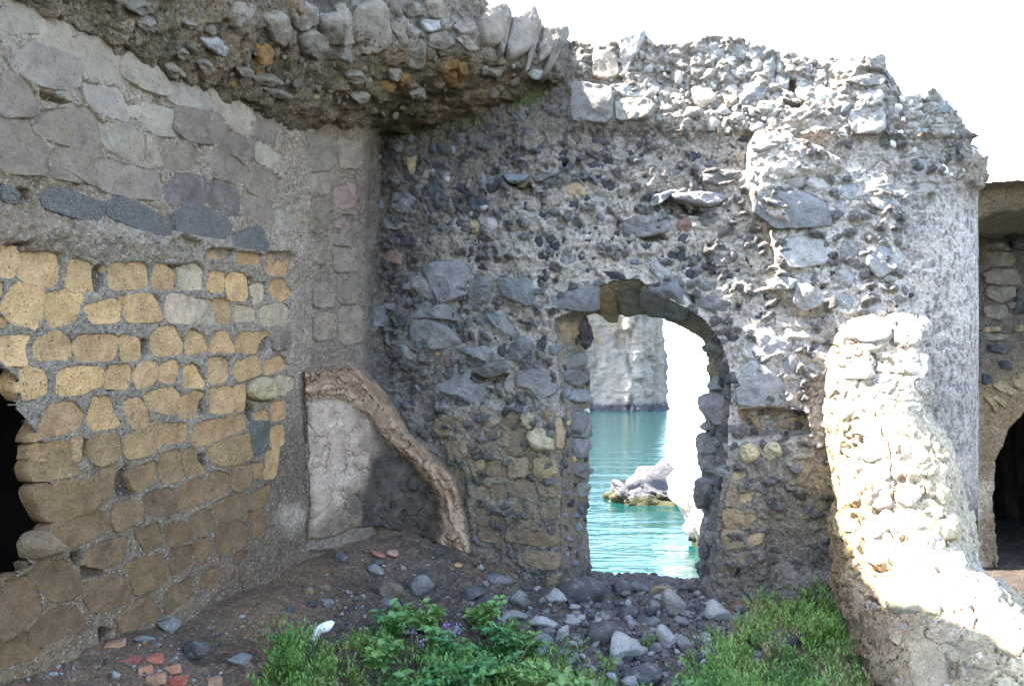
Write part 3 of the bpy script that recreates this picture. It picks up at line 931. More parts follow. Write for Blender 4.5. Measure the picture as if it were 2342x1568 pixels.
# ------------------------------------------------------------------ left wall
CORN = np.array([-1.2, 7.58, 0.0]); LD = np.array([-0.292, -0.956, 0.0]); LN = np.array([0.956, -0.292, 0.0]); UP = np.array([0, 0, 1.0])
wall_left = root_empty('masonry_wall', (-1.9, 5.3, 0.2), 'long left masonry wall of squared yellow tuff blocks under grey blocks, with a black hole', 'wall')
ss = np.r_[np.arange(0.75, 3.95, 0.0078), np.arange(3.95, 5.9, .03)]; zz = np.arange(-0.5, 4.0, 0.0080)
Z, S_ = np.meshgrid(zz, ss, indexing='ij')
base = CORN + S_[..., None] * LD + Z[..., None] * UP
D = to_D(base)
Dm = D.reshape(-1, 2)
disp = 0.020 * fbm(base, 2.6, 3, 3) + 0.011 * fbm(base, 14, 3, 5) + 0.005 * fbm(base, 60, 3, 8)
rid = np.abs(fbm(base, 9, 4, 31)); upper = sstep(620, 540, D[..., 1] + 0 * D[..., 0]) * 1.0
disp = disp + upper * (0.016 - 0.05 * rid)
# rubbly band between the grey courses and the tuff
band = np.exp(-((D[..., 1] - (520 + 0.10 * D[..., 0])) / 38) ** 2)
disp += band * (0.035 + 0.02 * fbm(base, 20, 3, 44))
sm_disp = 0.0 * disp
inblk = np.zeros(Dm.shape[0], np.float32)
def sub_sdf(P, pad):
    lo, hi = P.min(0) - pad, P.max(0) + pad
    m = np.where((Dm[:, 0] > lo[0]) & (Dm[:, 0] < hi[0]) & (Dm[:, 1] > lo[1]) & (Dm[:, 1] < hi[1]))[0]
    return m, (sdf_poly(Dm[m], P) if len(m) else None)
dflat = disp.ravel()
for k, P in LEFT:
    m, sd = sub_sdf(chaikin(P, 1), 8)
    if sd is None: continue
    dflat[m] -= 0.050 * sstep(2.6, -1.6, sd + 2.2 * fbm(base.reshape(-1, 3)[m], 17, 3, 13))
cavc = np.zeros(len(dflat))
for dp, fe, P in L_HOLES:
    m, sd = sub_sdf(chaikin(P, 2), 10)
    if sd is None: continue
    q = sstep(fe * .6, -fe, sd + 1.5 * fbm(base.reshape(-1, 3)[m], 30, 2, 9))
    dflat[m] = dflat[m] * (1 - q) - q * dp * 0.55
    cavc[m] = np.maximum(cavc[m], q)
wob = 9 * fbm(base.reshape(-1, 3), 6, 4, 12)
bh = sdf_poly(Dm, chaikin(BIGHOLE, 1)) + wob * 0.4
qh = sstep(2, -5, bh)
dflat[:] = dflat - 0.03 * qh + 0.03 * np.exp(-(bh / 16) ** 2) * (bh > 0)
disp = dflat.reshape(disp.shape)
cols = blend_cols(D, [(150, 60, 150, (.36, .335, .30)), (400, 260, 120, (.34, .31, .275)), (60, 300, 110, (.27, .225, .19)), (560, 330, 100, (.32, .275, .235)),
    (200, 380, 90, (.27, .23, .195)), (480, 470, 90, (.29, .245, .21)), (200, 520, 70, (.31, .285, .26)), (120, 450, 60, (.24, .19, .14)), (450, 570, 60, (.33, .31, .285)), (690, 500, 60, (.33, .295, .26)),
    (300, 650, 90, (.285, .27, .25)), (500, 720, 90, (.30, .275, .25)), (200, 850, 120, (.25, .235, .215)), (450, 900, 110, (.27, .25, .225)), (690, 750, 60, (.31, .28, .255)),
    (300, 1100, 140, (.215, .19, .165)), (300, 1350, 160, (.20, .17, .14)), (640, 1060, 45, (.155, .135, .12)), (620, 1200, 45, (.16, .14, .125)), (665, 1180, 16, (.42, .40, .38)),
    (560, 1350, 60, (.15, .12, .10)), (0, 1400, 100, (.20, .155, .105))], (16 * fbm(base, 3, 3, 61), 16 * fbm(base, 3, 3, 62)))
cols = cols * np.array([1.06, .96, .83]) * (1 - 0.45 * np.clip(cavc, 0, 1).reshape(disp.shape))[..., None]  # cavities darkened in the colour as well, for the shade inside them
cols = cols * (1 - .7 * qh.reshape(disp.shape))[..., None]  # hole rim darkened in the colour to lead into its shade
darkening = sstep(0.0, -0.035, disp - 0.02 * fbm(base, 3, 2, 77)) * upper  # upper mortar turned browner in its recesses
cols = cols * (1 - 0.45 * darkening[..., None]) + 0.45 * darkening[..., None] * np.array([.17, .105, .05])
P_ = base + disp[..., None] * LN
me = mesh_np('wall_core', P_ - np.array(wall_left.location), grid_faces(*disp.shape, (bh > -1.5).reshape(disp.shape)), M['mortar_left'], col=cols)
link('wall_core', me, wall_left)
reg_surface('L', base, wall_left, step=12)
# the cave behind the hole
def on_left(Dp):
    r = ray(Dp); t = ((CORN - np.array([0, 0, EYE])) @ LN) / (r @ LN)
    return np.array([0, 0, EYE]) + r * t[..., None]
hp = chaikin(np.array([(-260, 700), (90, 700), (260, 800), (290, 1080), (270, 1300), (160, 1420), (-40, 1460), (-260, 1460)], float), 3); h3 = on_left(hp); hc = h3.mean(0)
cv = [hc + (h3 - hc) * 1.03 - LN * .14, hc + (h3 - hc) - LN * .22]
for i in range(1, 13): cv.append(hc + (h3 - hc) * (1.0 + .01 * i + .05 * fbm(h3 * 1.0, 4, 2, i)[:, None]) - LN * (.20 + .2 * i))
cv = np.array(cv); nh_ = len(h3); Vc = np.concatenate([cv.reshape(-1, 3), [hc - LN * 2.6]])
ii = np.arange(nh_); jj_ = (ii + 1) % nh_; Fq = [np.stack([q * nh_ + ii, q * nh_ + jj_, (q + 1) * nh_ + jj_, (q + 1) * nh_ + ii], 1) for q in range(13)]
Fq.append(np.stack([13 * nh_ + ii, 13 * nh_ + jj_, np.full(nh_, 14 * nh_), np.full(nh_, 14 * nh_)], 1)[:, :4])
bmv = bpy.data.meshes.new('cave_lining'); bmv.from_pydata([tuple(v) for v in (Vc - np.array(wall_left.location))], [], [tuple(int(a) for a in dict.fromkeys(f)) for f in np.concatenate(Fq)]); bmv.materials.append(M['darkening'])
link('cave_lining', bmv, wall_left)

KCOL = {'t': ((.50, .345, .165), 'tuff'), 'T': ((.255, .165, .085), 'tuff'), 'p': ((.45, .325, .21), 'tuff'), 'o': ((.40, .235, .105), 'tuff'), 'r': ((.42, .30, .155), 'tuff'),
        'g': ((.34, .265, .195), 'grey'), 'G': ((.215, .155, .11), 'grey'), 'B': ((.27, .19, .14), 'grey'), 'D': ((.14, .108, .09), 'grey'), 's': ((.060, .052, .045), 'speck'), 'k': ((.11, .105, .085), 'basalt')}
rs = random.Random(11)
for k, P in LEFT:
    c0, mt = KCOL[k]
    cD = P.mean(0)
    if k == 'r': c0 = (.42, .30, .155) if cD[1] < 1100 else (.20, .13, .07)
    if k in 'tT':   # courses browner and damper towards the ground, also darkened for the dimmer light there
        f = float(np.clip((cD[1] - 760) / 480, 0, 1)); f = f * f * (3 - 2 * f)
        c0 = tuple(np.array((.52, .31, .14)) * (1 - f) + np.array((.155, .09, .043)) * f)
    r = ray(P); t = ((CORN - np.array([0, 0, EYE])) @ LN) / (r @ LN)
    W = np.array([0, 0, EYE]) + r * t[:, None]
    C = W.mean(0); e1 = -LD
    L2 = np.stack([(W - C) @ e1, (W - C) @ UP], 1)
    j = rs.uniform(.86, 1.14)
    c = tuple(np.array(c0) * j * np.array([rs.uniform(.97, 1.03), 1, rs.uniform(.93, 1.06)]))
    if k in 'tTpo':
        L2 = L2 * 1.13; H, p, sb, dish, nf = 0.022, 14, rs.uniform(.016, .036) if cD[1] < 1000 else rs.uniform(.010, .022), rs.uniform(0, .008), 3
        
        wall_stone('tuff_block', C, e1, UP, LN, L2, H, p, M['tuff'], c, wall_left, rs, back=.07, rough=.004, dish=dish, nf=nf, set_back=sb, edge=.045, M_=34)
    elif k == 'r':
        wall_stone('round_stone', C, e1, UP, LN, L2, 0.085, 2.2, M['tuff'], c, wall_left, rs, back=.07, rough=.006)
    elif k == 's':
        wall_stone('pumice_block', C, e1, UP, LN, L2 * 1.16, 0.030, 12, M['speck'], c, wall_left, rs, back=.07, rough=.004, nf=3)
    else:
        wall_stone('grey_block', C, e1, UP, LN, L2 * 1.22, rs.uniform(.020, .034), 9, M[mt], c, wall_left, rs, back=.07, rough=.006, nf=5, set_back=rs.uniform(.004, .016), edge=.05, M_=34)

# ------------------------------------------------------------------ back wall with the doorway, rounded at its right end
wall_back = root_empty('doorway_wall', (0.9, 7.0, 0.0), 'ruined rubble wall of dark lava stones with an arched doorway open to the sea', 'wall')
Wp = [np.array([-1.72, 6.33]), np.array([-1.16, 7.02]), np.array([-1.13, 7.56]), np.array([2.75, 6.37])]
pts = []
for a, b in zip(Wp[:-1], Wp[1:]):
    n_ = int(np.linalg.norm(b - a) / 0.0112)
    pts += [a + (b - a) * i / n_ for i in range(n_)]
Rr = 0.65; Cc = Wp[3] + Rr * np.array([0.292, 0.956]); a0 = math.atan2(Wp[3][1] - Cc[1], Wp[3][0] - Cc[0])
n_ = int(Rr * 2.35 / 0.0112)
pts += [Cc + Rr * np.array([math.cos(a0 + 2.35 * i / n_), math.sin(a0 + 2.35 * i / n_)]) for i in range(n_)]
pts = np.array(pts)
ker = np.ones(9) / 9
ps = np.stack([np.convolve(np.pad(pts[:, i], 4, mode='edge'), ker, 'valid') for i in (0, 1)], 1)
tg = np.gradient(ps, axis=0); tg /= np.linalg.norm(tg, axis=1, keepdims=True)
nrm = np.stack([tg[:, 1], -tg[:, 0]], 1)
nc = len(ps)
SKY = np.array([(1300, 100), (1350, 92), (1420, 96), (1480, 80), (1500, 100), (1560, 96), (1600, 88), (1640, 76), (1700, 84), (1760, 112), (1830, 124), (1900, 128), (1960, 140), (2020, 134), (2045, 180), (2070, 222),
                (2130, 205), (2180, 240), (2215, 305), (2236, 350)], float)
dxc = CX + FPX * ps[:, 0] / ps[:, 1]
arcs = np.arange(nc) >= (nc - n_)
imax = np.argmax(dxc)
dyt = np.interp(dxc, SKY[:, 0], SKY[:, 1])
zt = EYE - (dyt - HY) / FPX * ps[:, 1]
zt = np.where(dxc < 1300, 4.30, zt)
zt[imax:] = zt[imax]
p3 = np.c_[ps, np.zeros(nc)]
zt = zt + np.where(dxc > 1300, 0.035 * fbm(p3, 9, 3, 5) - 0.01, 0)
nr = 455
rr_ = np.linspace(0, 1, nr)
Zb = -0.55 + (zt[None, :] + 0.55) * rr_[:, None]
base = np.stack([np.broadcast_to(ps[:, 0], Zb.shape), np.broadcast_to(ps[:, 1], Zb.shape), Zb], -1).copy()
Nn = np.stack([np.broadcast_to(nrm[:, 0], Zb.shape), np.broadcast_to(nrm[:, 1], Zb.shape), np.zeros(Zb.shape)], -1)
D = to_D(base); Dm = D.reshape(-1, 2); bf = base.reshape(-1, 3)
dx, dy = D[..., 0], D[..., 1]
sl = np.arange(nc) * 0.0112
Tg = np.broadcast_to(sl, Zb.shape)
# large relief (kept in the surface used for seating stones)
big = np.zeros(Zb.size)
def relief(Ps, dep, fe, arr=big, wobble=6, seed=1):
    Ps = np.array(Ps, float); lo, hi = Ps.min(0) - 25, Ps.max(0) + 25
    m = np.where((Dm[:, 0] > lo[0]) & (Dm[:, 0] < hi[0]) & (Dm[:, 1] > lo[1]) & (Dm[:, 1] < hi[1]))[0]
    if not len(m): return
    q = sstep(fe * .5, -fe, sdf_poly(Dm[m], Ps) + wobble * fbm(bf[m], 7, 3, seed))
    arr[m] = arr[m] * (1 - q) + q * dep
relief(poly(8, "1230,960,1280,880,1400,830,1480,860,1540,930,1700,980,1810,1040,1900,1150,1960,1300,1760,1250,1740,1460,1500,1500,1380,1480,1290,1400,1240,1250,1220,1100"), .20, 9)
relief(poly(9, "1390,60,1560,60,1760,140,1760,300,1640,360,1780,540,1560,620,1400,460"), .11, 14, seed=2)
relief([(1310, 95), (1500, 85), (1500, 190), (1660, 230), (1900, 215), (1960, 110), (2040, 130), (2045, 320), (1900, 330), (1300, 292)], .05, 34, seed=3, wobble=22)
relief([(990, 920), (1200, 930), (1280, 900), (1290, 1400), (1060, 1400), (1070, 1100)], .07, 10, seed=4)
relief([(1640, 1080), (1700, 1100), (1760, 1120), (1760, 1380), (1620, 1400)], .06, 12, seed=5)
relief([(690, 838), (810, 830), (870, 890), (930, 980), (1010, 1040), (1060, 1110), (1080, 1260), (690, 1260)], .05, 8, seed=6)
relief([(2195, 370), (2245, 350), (2245, 440), (2200, 420)], .05, 8, seed=8)
relief([(1780, 420), (1960, 380), (2060, 470), (2070, 760), (1900, 770), (1840, 640)], .10, 26, seed=12, wobble=16)
NICHE = poly(9, "1160,1240,1350,1225,1600,1245,1640,1400,1520,1420,1400,1400,1250,1420,1200,1340")
relief(NICHE, -.17, 5, seed=9, wobble=3)
CAVS = [(.16, poly(8, "640,1320,750,1265,850,1370,950,1380,920,1410,700,1400")), (.12, poly(8, "500,1540,640,1515,690,1560,560,1580")), (.10, poly(4, "1180,1150,1290,1190,1380,1200,1400,1280,1330,1270,1220,1190")),
        (.11, poly(5, "1260,1010,1340,1010,1500,1000,1480,1050,1350,1080")), (.12, poly(9, "810,470,890,510,880,555,850,530")), (.12, poly(8, "1500,500,1580,560,1540,620,1490,590")), (.10, poly(8, "1460,670,1590,690,1560,720,1470,700")),
        (.08, poly(9, "1640,790,1710,800,1660,860,1630,860")), (.10, poly(7, "1740,920,1840,920,1840,970,1745,955")), (.06, poly(7, "1770,585,1840,600,1840,625,1790,610")), (.08, poly(7, "1110,800,1180,790,1170,850,1120,850")),
        (.09, poly(9, "1150,540,1180,560,1170,600,1140,580")), (.08, poly(4, "1600,1030,1630,1060,1590,1120,1570,1080")), (.07, poly(4, "1880,1380,1920,1400,1960,1440,1920,1440")), (.1, poly(7, "1780,60,1840,70,1830,100,1790,90"))]
for i_, (dp, Pc_) in enumerate(CAVS): relief(Pc_, -dp, 3.5, seed=20 + i_, wobble=2)
relief([(842, 330), (900, 330), (900, 900), (842, 880)], -.02, 14, seed=10)
big = big.reshape(Zb.shape)
# strip of blocks left of the corner is calmer; the curved end keeps its plaster and is smooth
plast = sstep(2040, 2110, dx) * np.where(np.arange(nc)[None, :] > nc - n_ - 20, 1, 0) * sstep(380, 470, dy)
calm = np.clip(1 - sstep(880, 840, dx) * .6 - .8 * plast, 0.12, 1)
rough = 0.055 * fbm(base, 3.2, 4, 21) + 0.050 * (0.3 - np.abs(fbm(base, 8, 4, 22))) + 0.016 * fbm(base, 36, 3, 24) - 0.022 * sstep(.10, .0, np.abs(fbm(base, 12, 3, 19)))
f1, f2, idv = worley(Tg * 9 + 0.7 * fbm(base, 7, 2, 25), Zb * 11.5 + 0.7 * fbm(base, 7, 2, 26), 5)
clast = (idv > 0.62) * np.sqrt(np.clip(1 - (f1 / 0.46) ** 2, 0, 1)) * sstep(0.02, 0.2, f2 - f1)
lumpm = sstep(1320, 1220, dy) * sstep(310, 340, dy)
rough = rough + 0.040 * clast * calm * (0.35 + 0.65 * lumpm)
f1b, f2b, idb = worley(Tg * 8.5 + 0.5 * fbm(base, 4, 2, 27), Zb * 10 + 0.5 * fbm(base, 4, 2, 28), 9)
lump = np.sqrt(np.clip(1 - (f1b / 0.6) ** 2, 0, 1)) * sstep(0.02, 0.25, f2b - f1b)
upz = sstep(345, 290, dy) * sstep(1260, 1330, dx)
rough = rough + upz * (0.022 * lump * (idb > .4) + 0.05 * fbm(base, 6, 4, 29))
# thin tile courses under the top blocks and along the ledge
led = np.exp(-((dy - (303 + 0.012 * (dx - 1300))) / 9) ** 2) * sstep(1250, 1330, dx)
rough = rough + led * (0.018 + 0.02 * np.sin(dy * 0.9 + 3 * fbm(base, 3, 2, 71)))
shellz = sdf_poly(Dm, np.array([(690, 838), (810, 826), (880, 885), (940, 975), (1020, 1040), (1070, 1110), (1090, 1270), (690, 1270)], float)).reshape(Zb.shape)
calm = calm * (1 - .75 * sstep(14, -14, shellz))
rough = rough * calm
# mortar lapped up round the seated stones
lap = np.zeros(Zb.size)
for l in BACK.strip().splitlines():
    c_, k_, q_ = l.split(':')
    if k_ in 'Ll': continue
    Ps = poly(int(c_), q_); lo, hi = Ps.min(0) - 18, Ps.max(0) + 18
    m = np.where((Dm[:, 0] > lo[0]) & (Dm[:, 0] < hi[0]) & (Dm[:, 1] > lo[1]) & (Dm[:, 1] < hi[1]))[0]
    if not len(m): continue
    sd = sdf_poly(Dm[m], Ps)
    lap[m] = np.maximum(lap[m], sstep(15, 3, sd) * sstep(-5, 1, sd))
lap = lap.reshape(Zb.shape)
rough = rough + lap * (.012 + .05 * np.clip(fbm(base, 9, 3, 17) + .1, 0, 1)) * (dy > 310)
disp = big + rough
# doorway
DOOR_A = np.array([(1284, 1460), (1284, 1320), (1282, 1200), (1290, 1060), (1298, 960), (1284, 880), (1272, 800), (1272, 728), (1330, 706), (1366, 660), (1410, 640), (1462, 640), (1500, 668), (1560, 700), (1610, 730),
                   (1648, 780), (1668, 840), (1672, 900), (1664, 970), (1664, 1040), (1652, 1100), (1640, 1180), (1636, 1260), (1618, 1330), (1612, 1460)], float)
DOOR_B = np.array([(1352, 1460), (1350, 1320), (1345, 1200), (1347, 1060), (1350, 960), (1348, 880), (1342, 800), (1338, 722), (1358, 714), (1380, 726), (1420, 722), (1476, 720), (1510, 728), (1560, 746), (1600, 772),
                   (1620, 800), (1622, 840), (1626, 890), (1612, 930), (1606, 1040), (1604, 1100), (1606, 1180), (1602, 1260), (1596, 1330), (1592, 1460)], float)
sdA = sdf_poly(Dm, DOOR_A).reshape(Zb.shape)
edge_cl = sstep(40, 0, sdA)
disp = np.where(sdA > -20, disp * (1 - edge_cl * .5) + edge_cl * .015, disp)
keep = sdA > -1.0
P_ = base + disp[..., None] * Nn
bw = (14 * fbm(base, 3, 3, 63), 14 * fbm(base, 3, 3, 64))
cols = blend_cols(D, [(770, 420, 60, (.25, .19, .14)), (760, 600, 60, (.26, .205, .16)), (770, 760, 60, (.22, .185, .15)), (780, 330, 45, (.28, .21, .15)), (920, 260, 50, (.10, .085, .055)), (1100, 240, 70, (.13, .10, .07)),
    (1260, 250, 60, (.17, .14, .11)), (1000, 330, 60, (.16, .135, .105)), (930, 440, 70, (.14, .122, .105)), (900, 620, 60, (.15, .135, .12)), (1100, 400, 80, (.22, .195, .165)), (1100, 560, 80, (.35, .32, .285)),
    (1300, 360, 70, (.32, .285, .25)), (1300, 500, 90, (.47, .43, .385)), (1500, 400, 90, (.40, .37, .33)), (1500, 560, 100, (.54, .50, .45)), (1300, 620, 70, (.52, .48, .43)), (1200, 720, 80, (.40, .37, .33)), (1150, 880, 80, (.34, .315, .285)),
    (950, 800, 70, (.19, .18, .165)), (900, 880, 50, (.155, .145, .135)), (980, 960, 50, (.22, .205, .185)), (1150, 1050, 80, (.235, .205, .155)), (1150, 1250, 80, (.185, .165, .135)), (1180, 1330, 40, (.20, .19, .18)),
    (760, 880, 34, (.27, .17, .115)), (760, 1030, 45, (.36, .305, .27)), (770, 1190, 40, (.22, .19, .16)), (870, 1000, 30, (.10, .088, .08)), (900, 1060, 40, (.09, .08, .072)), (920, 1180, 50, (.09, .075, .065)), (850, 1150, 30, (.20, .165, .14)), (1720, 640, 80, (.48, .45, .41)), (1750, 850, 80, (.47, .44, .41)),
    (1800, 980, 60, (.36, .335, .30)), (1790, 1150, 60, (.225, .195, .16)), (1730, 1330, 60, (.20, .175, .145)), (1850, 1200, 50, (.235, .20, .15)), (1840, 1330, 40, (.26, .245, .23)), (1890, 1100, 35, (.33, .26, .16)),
    (1400, 130, 70, (.36, .32, .27)), (1380, 240, 60, (.26, .235, .21)), (1650, 170, 100, (.45, .41, .37)), (1650, 280, 70, (.34, .305, .265)), (1900, 200, 100, (.43, .39, .345)), (1850, 420, 90, (.62, .585, .54)), (1950, 560, 100, (.60, .57, .53)), (1830, 700, 70, (.56, .53, .49)),  # mortar right of the doorway paled, its brighter light put into the colour
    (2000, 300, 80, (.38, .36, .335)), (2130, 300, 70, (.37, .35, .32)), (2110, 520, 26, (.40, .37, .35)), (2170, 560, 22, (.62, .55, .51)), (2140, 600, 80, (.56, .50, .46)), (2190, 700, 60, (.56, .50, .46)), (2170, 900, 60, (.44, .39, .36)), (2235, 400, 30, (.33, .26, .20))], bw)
# dark lava chips pressed into the mortar
cm = (clast > 0.25) * (idv > 0.62) * (1 - 0.75 * upz) * sstep(1400, 1200, dy + 0 * dx) * (1 - .85 * sstep(880, 830, dx)) * (1 - .85 * plast)
tone = 0.06 + 0.10 * ((idv * 57.3) % 1)
chip = np.stack([tone * .97, tone, tone * 1.07], -1)
cols = cols * (1 - .85 * cm[..., None]) + chip * (.85 * cm[..., None])
# stained plaster with worn specks on the curved end
f1c, f2c, idc = worley(Tg * 26 + .8 * fbm(base, 9, 2, 91), Zb * 14 + .8 * fbm(base, 9, 2, 92), 15)
pm = plast * (idc > .56) * (f1c < .42 + .2 * fbm(base, 40, 2, 93))
cols = cols * (1 - .6 * pm[..., None]) + np.array([.15, .145, .15]) * .6 * pm[..., None]
disp = disp - 0.006 * pm
# moss and soot where the vault meets the wall
moss = sstep(-.12, .12, fbm(base, 9, 4, 95)) * np.exp(-((dy - (300 - 0.24 * (dx - 870))) / 34) ** 2) * sstep(850, 900, dx) * sstep(1320, 1240, dx)
cols = cols * (1 - .8 * moss[..., None]) + np.array([.065, .105, .018]) * .8 * moss[..., None]
rust = led * sstep(-.1, .3, fbm(base, 12, 3, 97))
cols = cols * (1 - .45 * rust[..., None]) + np.array([.26, .15, .075]) * .45 * rust[..., None]
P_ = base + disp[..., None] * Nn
o_ = np.array(wall_back.location)
# top of the wall: runs back 0.8 m, then down
ck = 44
kk = np.arange(1, ck + 1)[:, None, None] * 0.02
cap = P_[-1][None] - Nn[-1][None] * kk
cap[..., 2] = P_[-1][None, :, 2] + (0.035 * fbm(cap, 10, 4, 35) + 0.03 * fbm(cap, 3, 2, 36)) * np.minimum(kk[..., 0] * 8, 1)
cap[-1, :, 2] = 2.3
capc = np.broadcast_to(np.array([.36, .33, .28]), cap.shape)
P_all = np.concatenate([P_, cap]); c_all = np.concatenate([cols, capc]); k_all = np.concatenate([keep, np.ones((ck, nc), bool)])
# below the ruin line at the far right the plastered skin has fallen away
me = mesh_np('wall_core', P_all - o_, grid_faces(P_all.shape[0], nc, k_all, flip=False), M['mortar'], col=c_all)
link('wall_core', me, wall_back)
reg_surface('B', base + big[..., None] * Nn, wall_back, keep=keep, step=3)
# rear face of the wall, seen through the doorway only as an edge; keeps daylight from leaking round the reveal
BN = NV
PL0 = np.array([1.03, 6.9, 0.0])
def on_plane(Dp, off):
    r = ray(Dp); q = PL0 - BN * off
    t = ((q - np.array([0, 0, EYE])) @ BN) / (r @ BN)
    return np.array([0, 0, EYE]) + r * t[..., None]
def resamp(P, n):
    s = np.r_[0, np.cumsum(np.linalg.norm(np.diff(P, axis=0), axis=1))]; t = np.linspace(0, s[-1], n)
    return np.stack([np.interp(t, s, P[:, i]) for i in range(P.shape[1])], 1)
REV = 0.50; NA = 420
A3 = resamp(on_plane(DOOR_A, 0.0), NA); B3 = resamp(on_plane(DOOR_B, REV), NA)
tanA = np.gradient(A3, axis=0); outw = np.cross(tanA, BN); outw /= np.linalg.norm(outw, axis=1, keepdims=True)
cenA = A3.mean(0)
if ((A3 - cenA) * outw).sum() < 0: outw = -outw
rows = [A3 + outw * 0.07 - BN * 0.075, A3 + outw * 0.02 - BN * 0.022]
ND = 46
for i in range(ND + 1):
    f = i / ND
    rows.append(A3 * (1 - f) + B3 * f - BN * 0.015 * (1 - f))
Rw = np.array(rows)
for i in range(2, len(Rw)):
    f = (i - 2) / ND
    d_ = 0.035 * fbm(Rw[i], 5, 4, 41) + 0.014 * fbm(Rw[i], 28, 3, 43)
    Rw[i] += outw * (d_ * min(1, f * 6) )[:, None]
Rw = np.concatenate([Rw, (B3 + outw * 0.5 - BN * 0.03)[None], (B3 + outw * 1.6 - BN * 0.03)[None]])
rc = np.zeros(Rw.shape) + np.array([.25, .225, .195])
rD = to_D(Rw)
rc = blend_cols(rD, [(1300, 800, 60, (.24, .215, .18)), (1300, 1000, 60, (.24, .21, .165)), (1320, 1200, 60, (.22, .185, .14)), (1300, 1330, 40, (.19, .175, .155)), (1450, 690, 60, (.27, .225, .16)), (1600, 780, 50, (.20, .18, .15)), (1640, 900, 50, (.16, .15, .14)), (1630, 1150, 80, (.13, .125, .125))])
me = mesh_np('doorway_reveal', Rw - o_, grid_faces(Rw.shape[0], NA), M['mortar'], col=rc)
link('doorway_reveal', me, wall_back)
reg_surface('R', Rw[1:-2], wall_back, step=2)

# ------------------------------------------------------------------ remains of the vault over the corner
vault = root_empty('vault_remnant', (-1.0, 7.2, 3.8), 'overhanging broken remnant of a rubble vault in the upper left corner', 'vault')
uu = np.arange(-0.55, 5.9, 0.0125)
ve = np.interp(uu, [-.55, 0, .25, .5, .8, 1.1, 1.5, 2.0, 3.0, 5.9], [2.0, 1.72, 1.36, 1.08, .80, .62, .47, .40, .40, .42])
z0 = np.interp(uu, [-.55, 0, .5, 1.0, 2.0, 5.9], [3.74, 3.74, 3.60, 3.50, 3.42, 3.30])
gu = np.interp(uu, [-.55, 0, .25, .5, 1, 2, 5.9], [.05, .12, .34, .46, .55, .55, .6])
ztp = np.interp(uu, [-.55, 0, .3, .6, 1.0, 1.9, 3.4], [4.38, 4.42, 4.60, 4.80, 5.05, 5.25, 6.5])  # unseen top raised above the frame to cast shade on the stub
ve = ve + 0.05 * fbm(np.c_[uu, uu * 0, uu * 0], 4, 3, 51)
n1_, n2_, n3_ = 120, 62, 34
a1 = np.linspace(-0.04, 1, n1_)[:, None]
V1 = a1 * ve[None, :]
Z1 = z0[None, :] + 0.09 * np.maximum(V1, 0) + gu[None, :] * np.clip(a1, 0, 1) ** 1.3
zE = Z1[-1]
a2 = np.linspace(0, 1, n2_ + 1)[1:, None]
V2 = ve[None, :] - 0.12 * a2 + 0.08 * np.sin(a2 * 3.1); Z2 = zE[None, :] + a2 * (ztp - zE)[None, :]
a3 = np.linspace(0, 1, n3_ + 1)[1:, None]
V3 = V2[-1][None, :] * (1 - a3) - 0.7 * a3; Z3 = ztp[None, :] + 0.05 * np.sin(a3 * 3) + 0 * V3
VV = np.concatenate([V1, V2, V3]); ZZ = np.concatenate([Z1, Z2, Z3]); UU = np.broadcast_to(uu, VV.shape)
base = CORN + UU[..., None] * LD + VV[..., None] * RV + ZZ[..., None] * UP
reg_n = grid_normals(base)
cenv = base[n1_ // 2, 100] + np.array([0, 0, 0.3])
if (reg_n[n1_ // 2, 100] @ np.array([0, 0, -1.0])) < 0: reg_n = -reg_n; VFL = True
else: VFL = False
lx = np.concatenate([V1, ve[None, :] + Z2 - zE[None, :], ve[None, :] + 0.8 + a3 * 1.6 + 0 * V3])
f1, f2, idv = worley(UU * 6.5 + .6 * fbm(base, 4, 2, 101), lx * 8.5 + .6 * fbm(base, 4, 2, 102), 21)
lump = np.sqrt(np.clip(1 - (f1 / 0.62) ** 2, 0, 1)) * sstep(.01, .22, f2 - f1)
f1b, f2b, idb = worley(UU * 17 + .6 * fbm(base, 9, 2, 103), lx * 20 + .6 * fbm(base, 9, 2, 104), 22)
lumb = np.sqrt(np.clip(1 - (f1b / 0.55) ** 2, 0, 1))
disp = 0.07 * fbm(base, 3, 4, 52) + 0.028 * lump * (idv > .6) + 0.010 * lumb * (idb > .6) + 0.022 * fbm(base, 11, 3, 58) + 0.016 * fbm(base, 30, 3, 53) - 0.03 * np.abs(fbm(base, 7, 3, 57))
P_ = base + disp[..., None] * reg_n
D = to_D(P_)
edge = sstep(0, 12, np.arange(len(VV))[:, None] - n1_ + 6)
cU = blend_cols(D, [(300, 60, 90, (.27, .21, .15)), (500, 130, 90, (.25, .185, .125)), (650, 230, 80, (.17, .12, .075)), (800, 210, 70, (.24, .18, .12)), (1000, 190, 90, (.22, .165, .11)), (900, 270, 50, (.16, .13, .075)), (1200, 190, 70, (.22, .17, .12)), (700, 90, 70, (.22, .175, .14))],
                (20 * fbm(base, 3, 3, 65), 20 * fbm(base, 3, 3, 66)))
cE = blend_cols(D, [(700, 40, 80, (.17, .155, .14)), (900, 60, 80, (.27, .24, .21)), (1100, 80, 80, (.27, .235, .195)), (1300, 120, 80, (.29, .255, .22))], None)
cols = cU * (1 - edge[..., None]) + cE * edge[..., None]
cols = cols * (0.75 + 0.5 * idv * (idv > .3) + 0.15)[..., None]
moss = sstep(.08, .3, fbm(base, 5, 4, 98)) * (1 - edge) * .55
cols = cols * (1 - .6 * moss[..., None]) + np.array([.06, .07, .018]) * .6 * moss[..., None]
och = (idv > .93) * (1 - edge)
cols = cols * (1 - .6 * och[..., None]) + np.array([.36, .19, .06]) * .6 * och[..., None]
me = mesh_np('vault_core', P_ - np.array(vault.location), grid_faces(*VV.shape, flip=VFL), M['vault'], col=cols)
link('vault_core', me, vault)
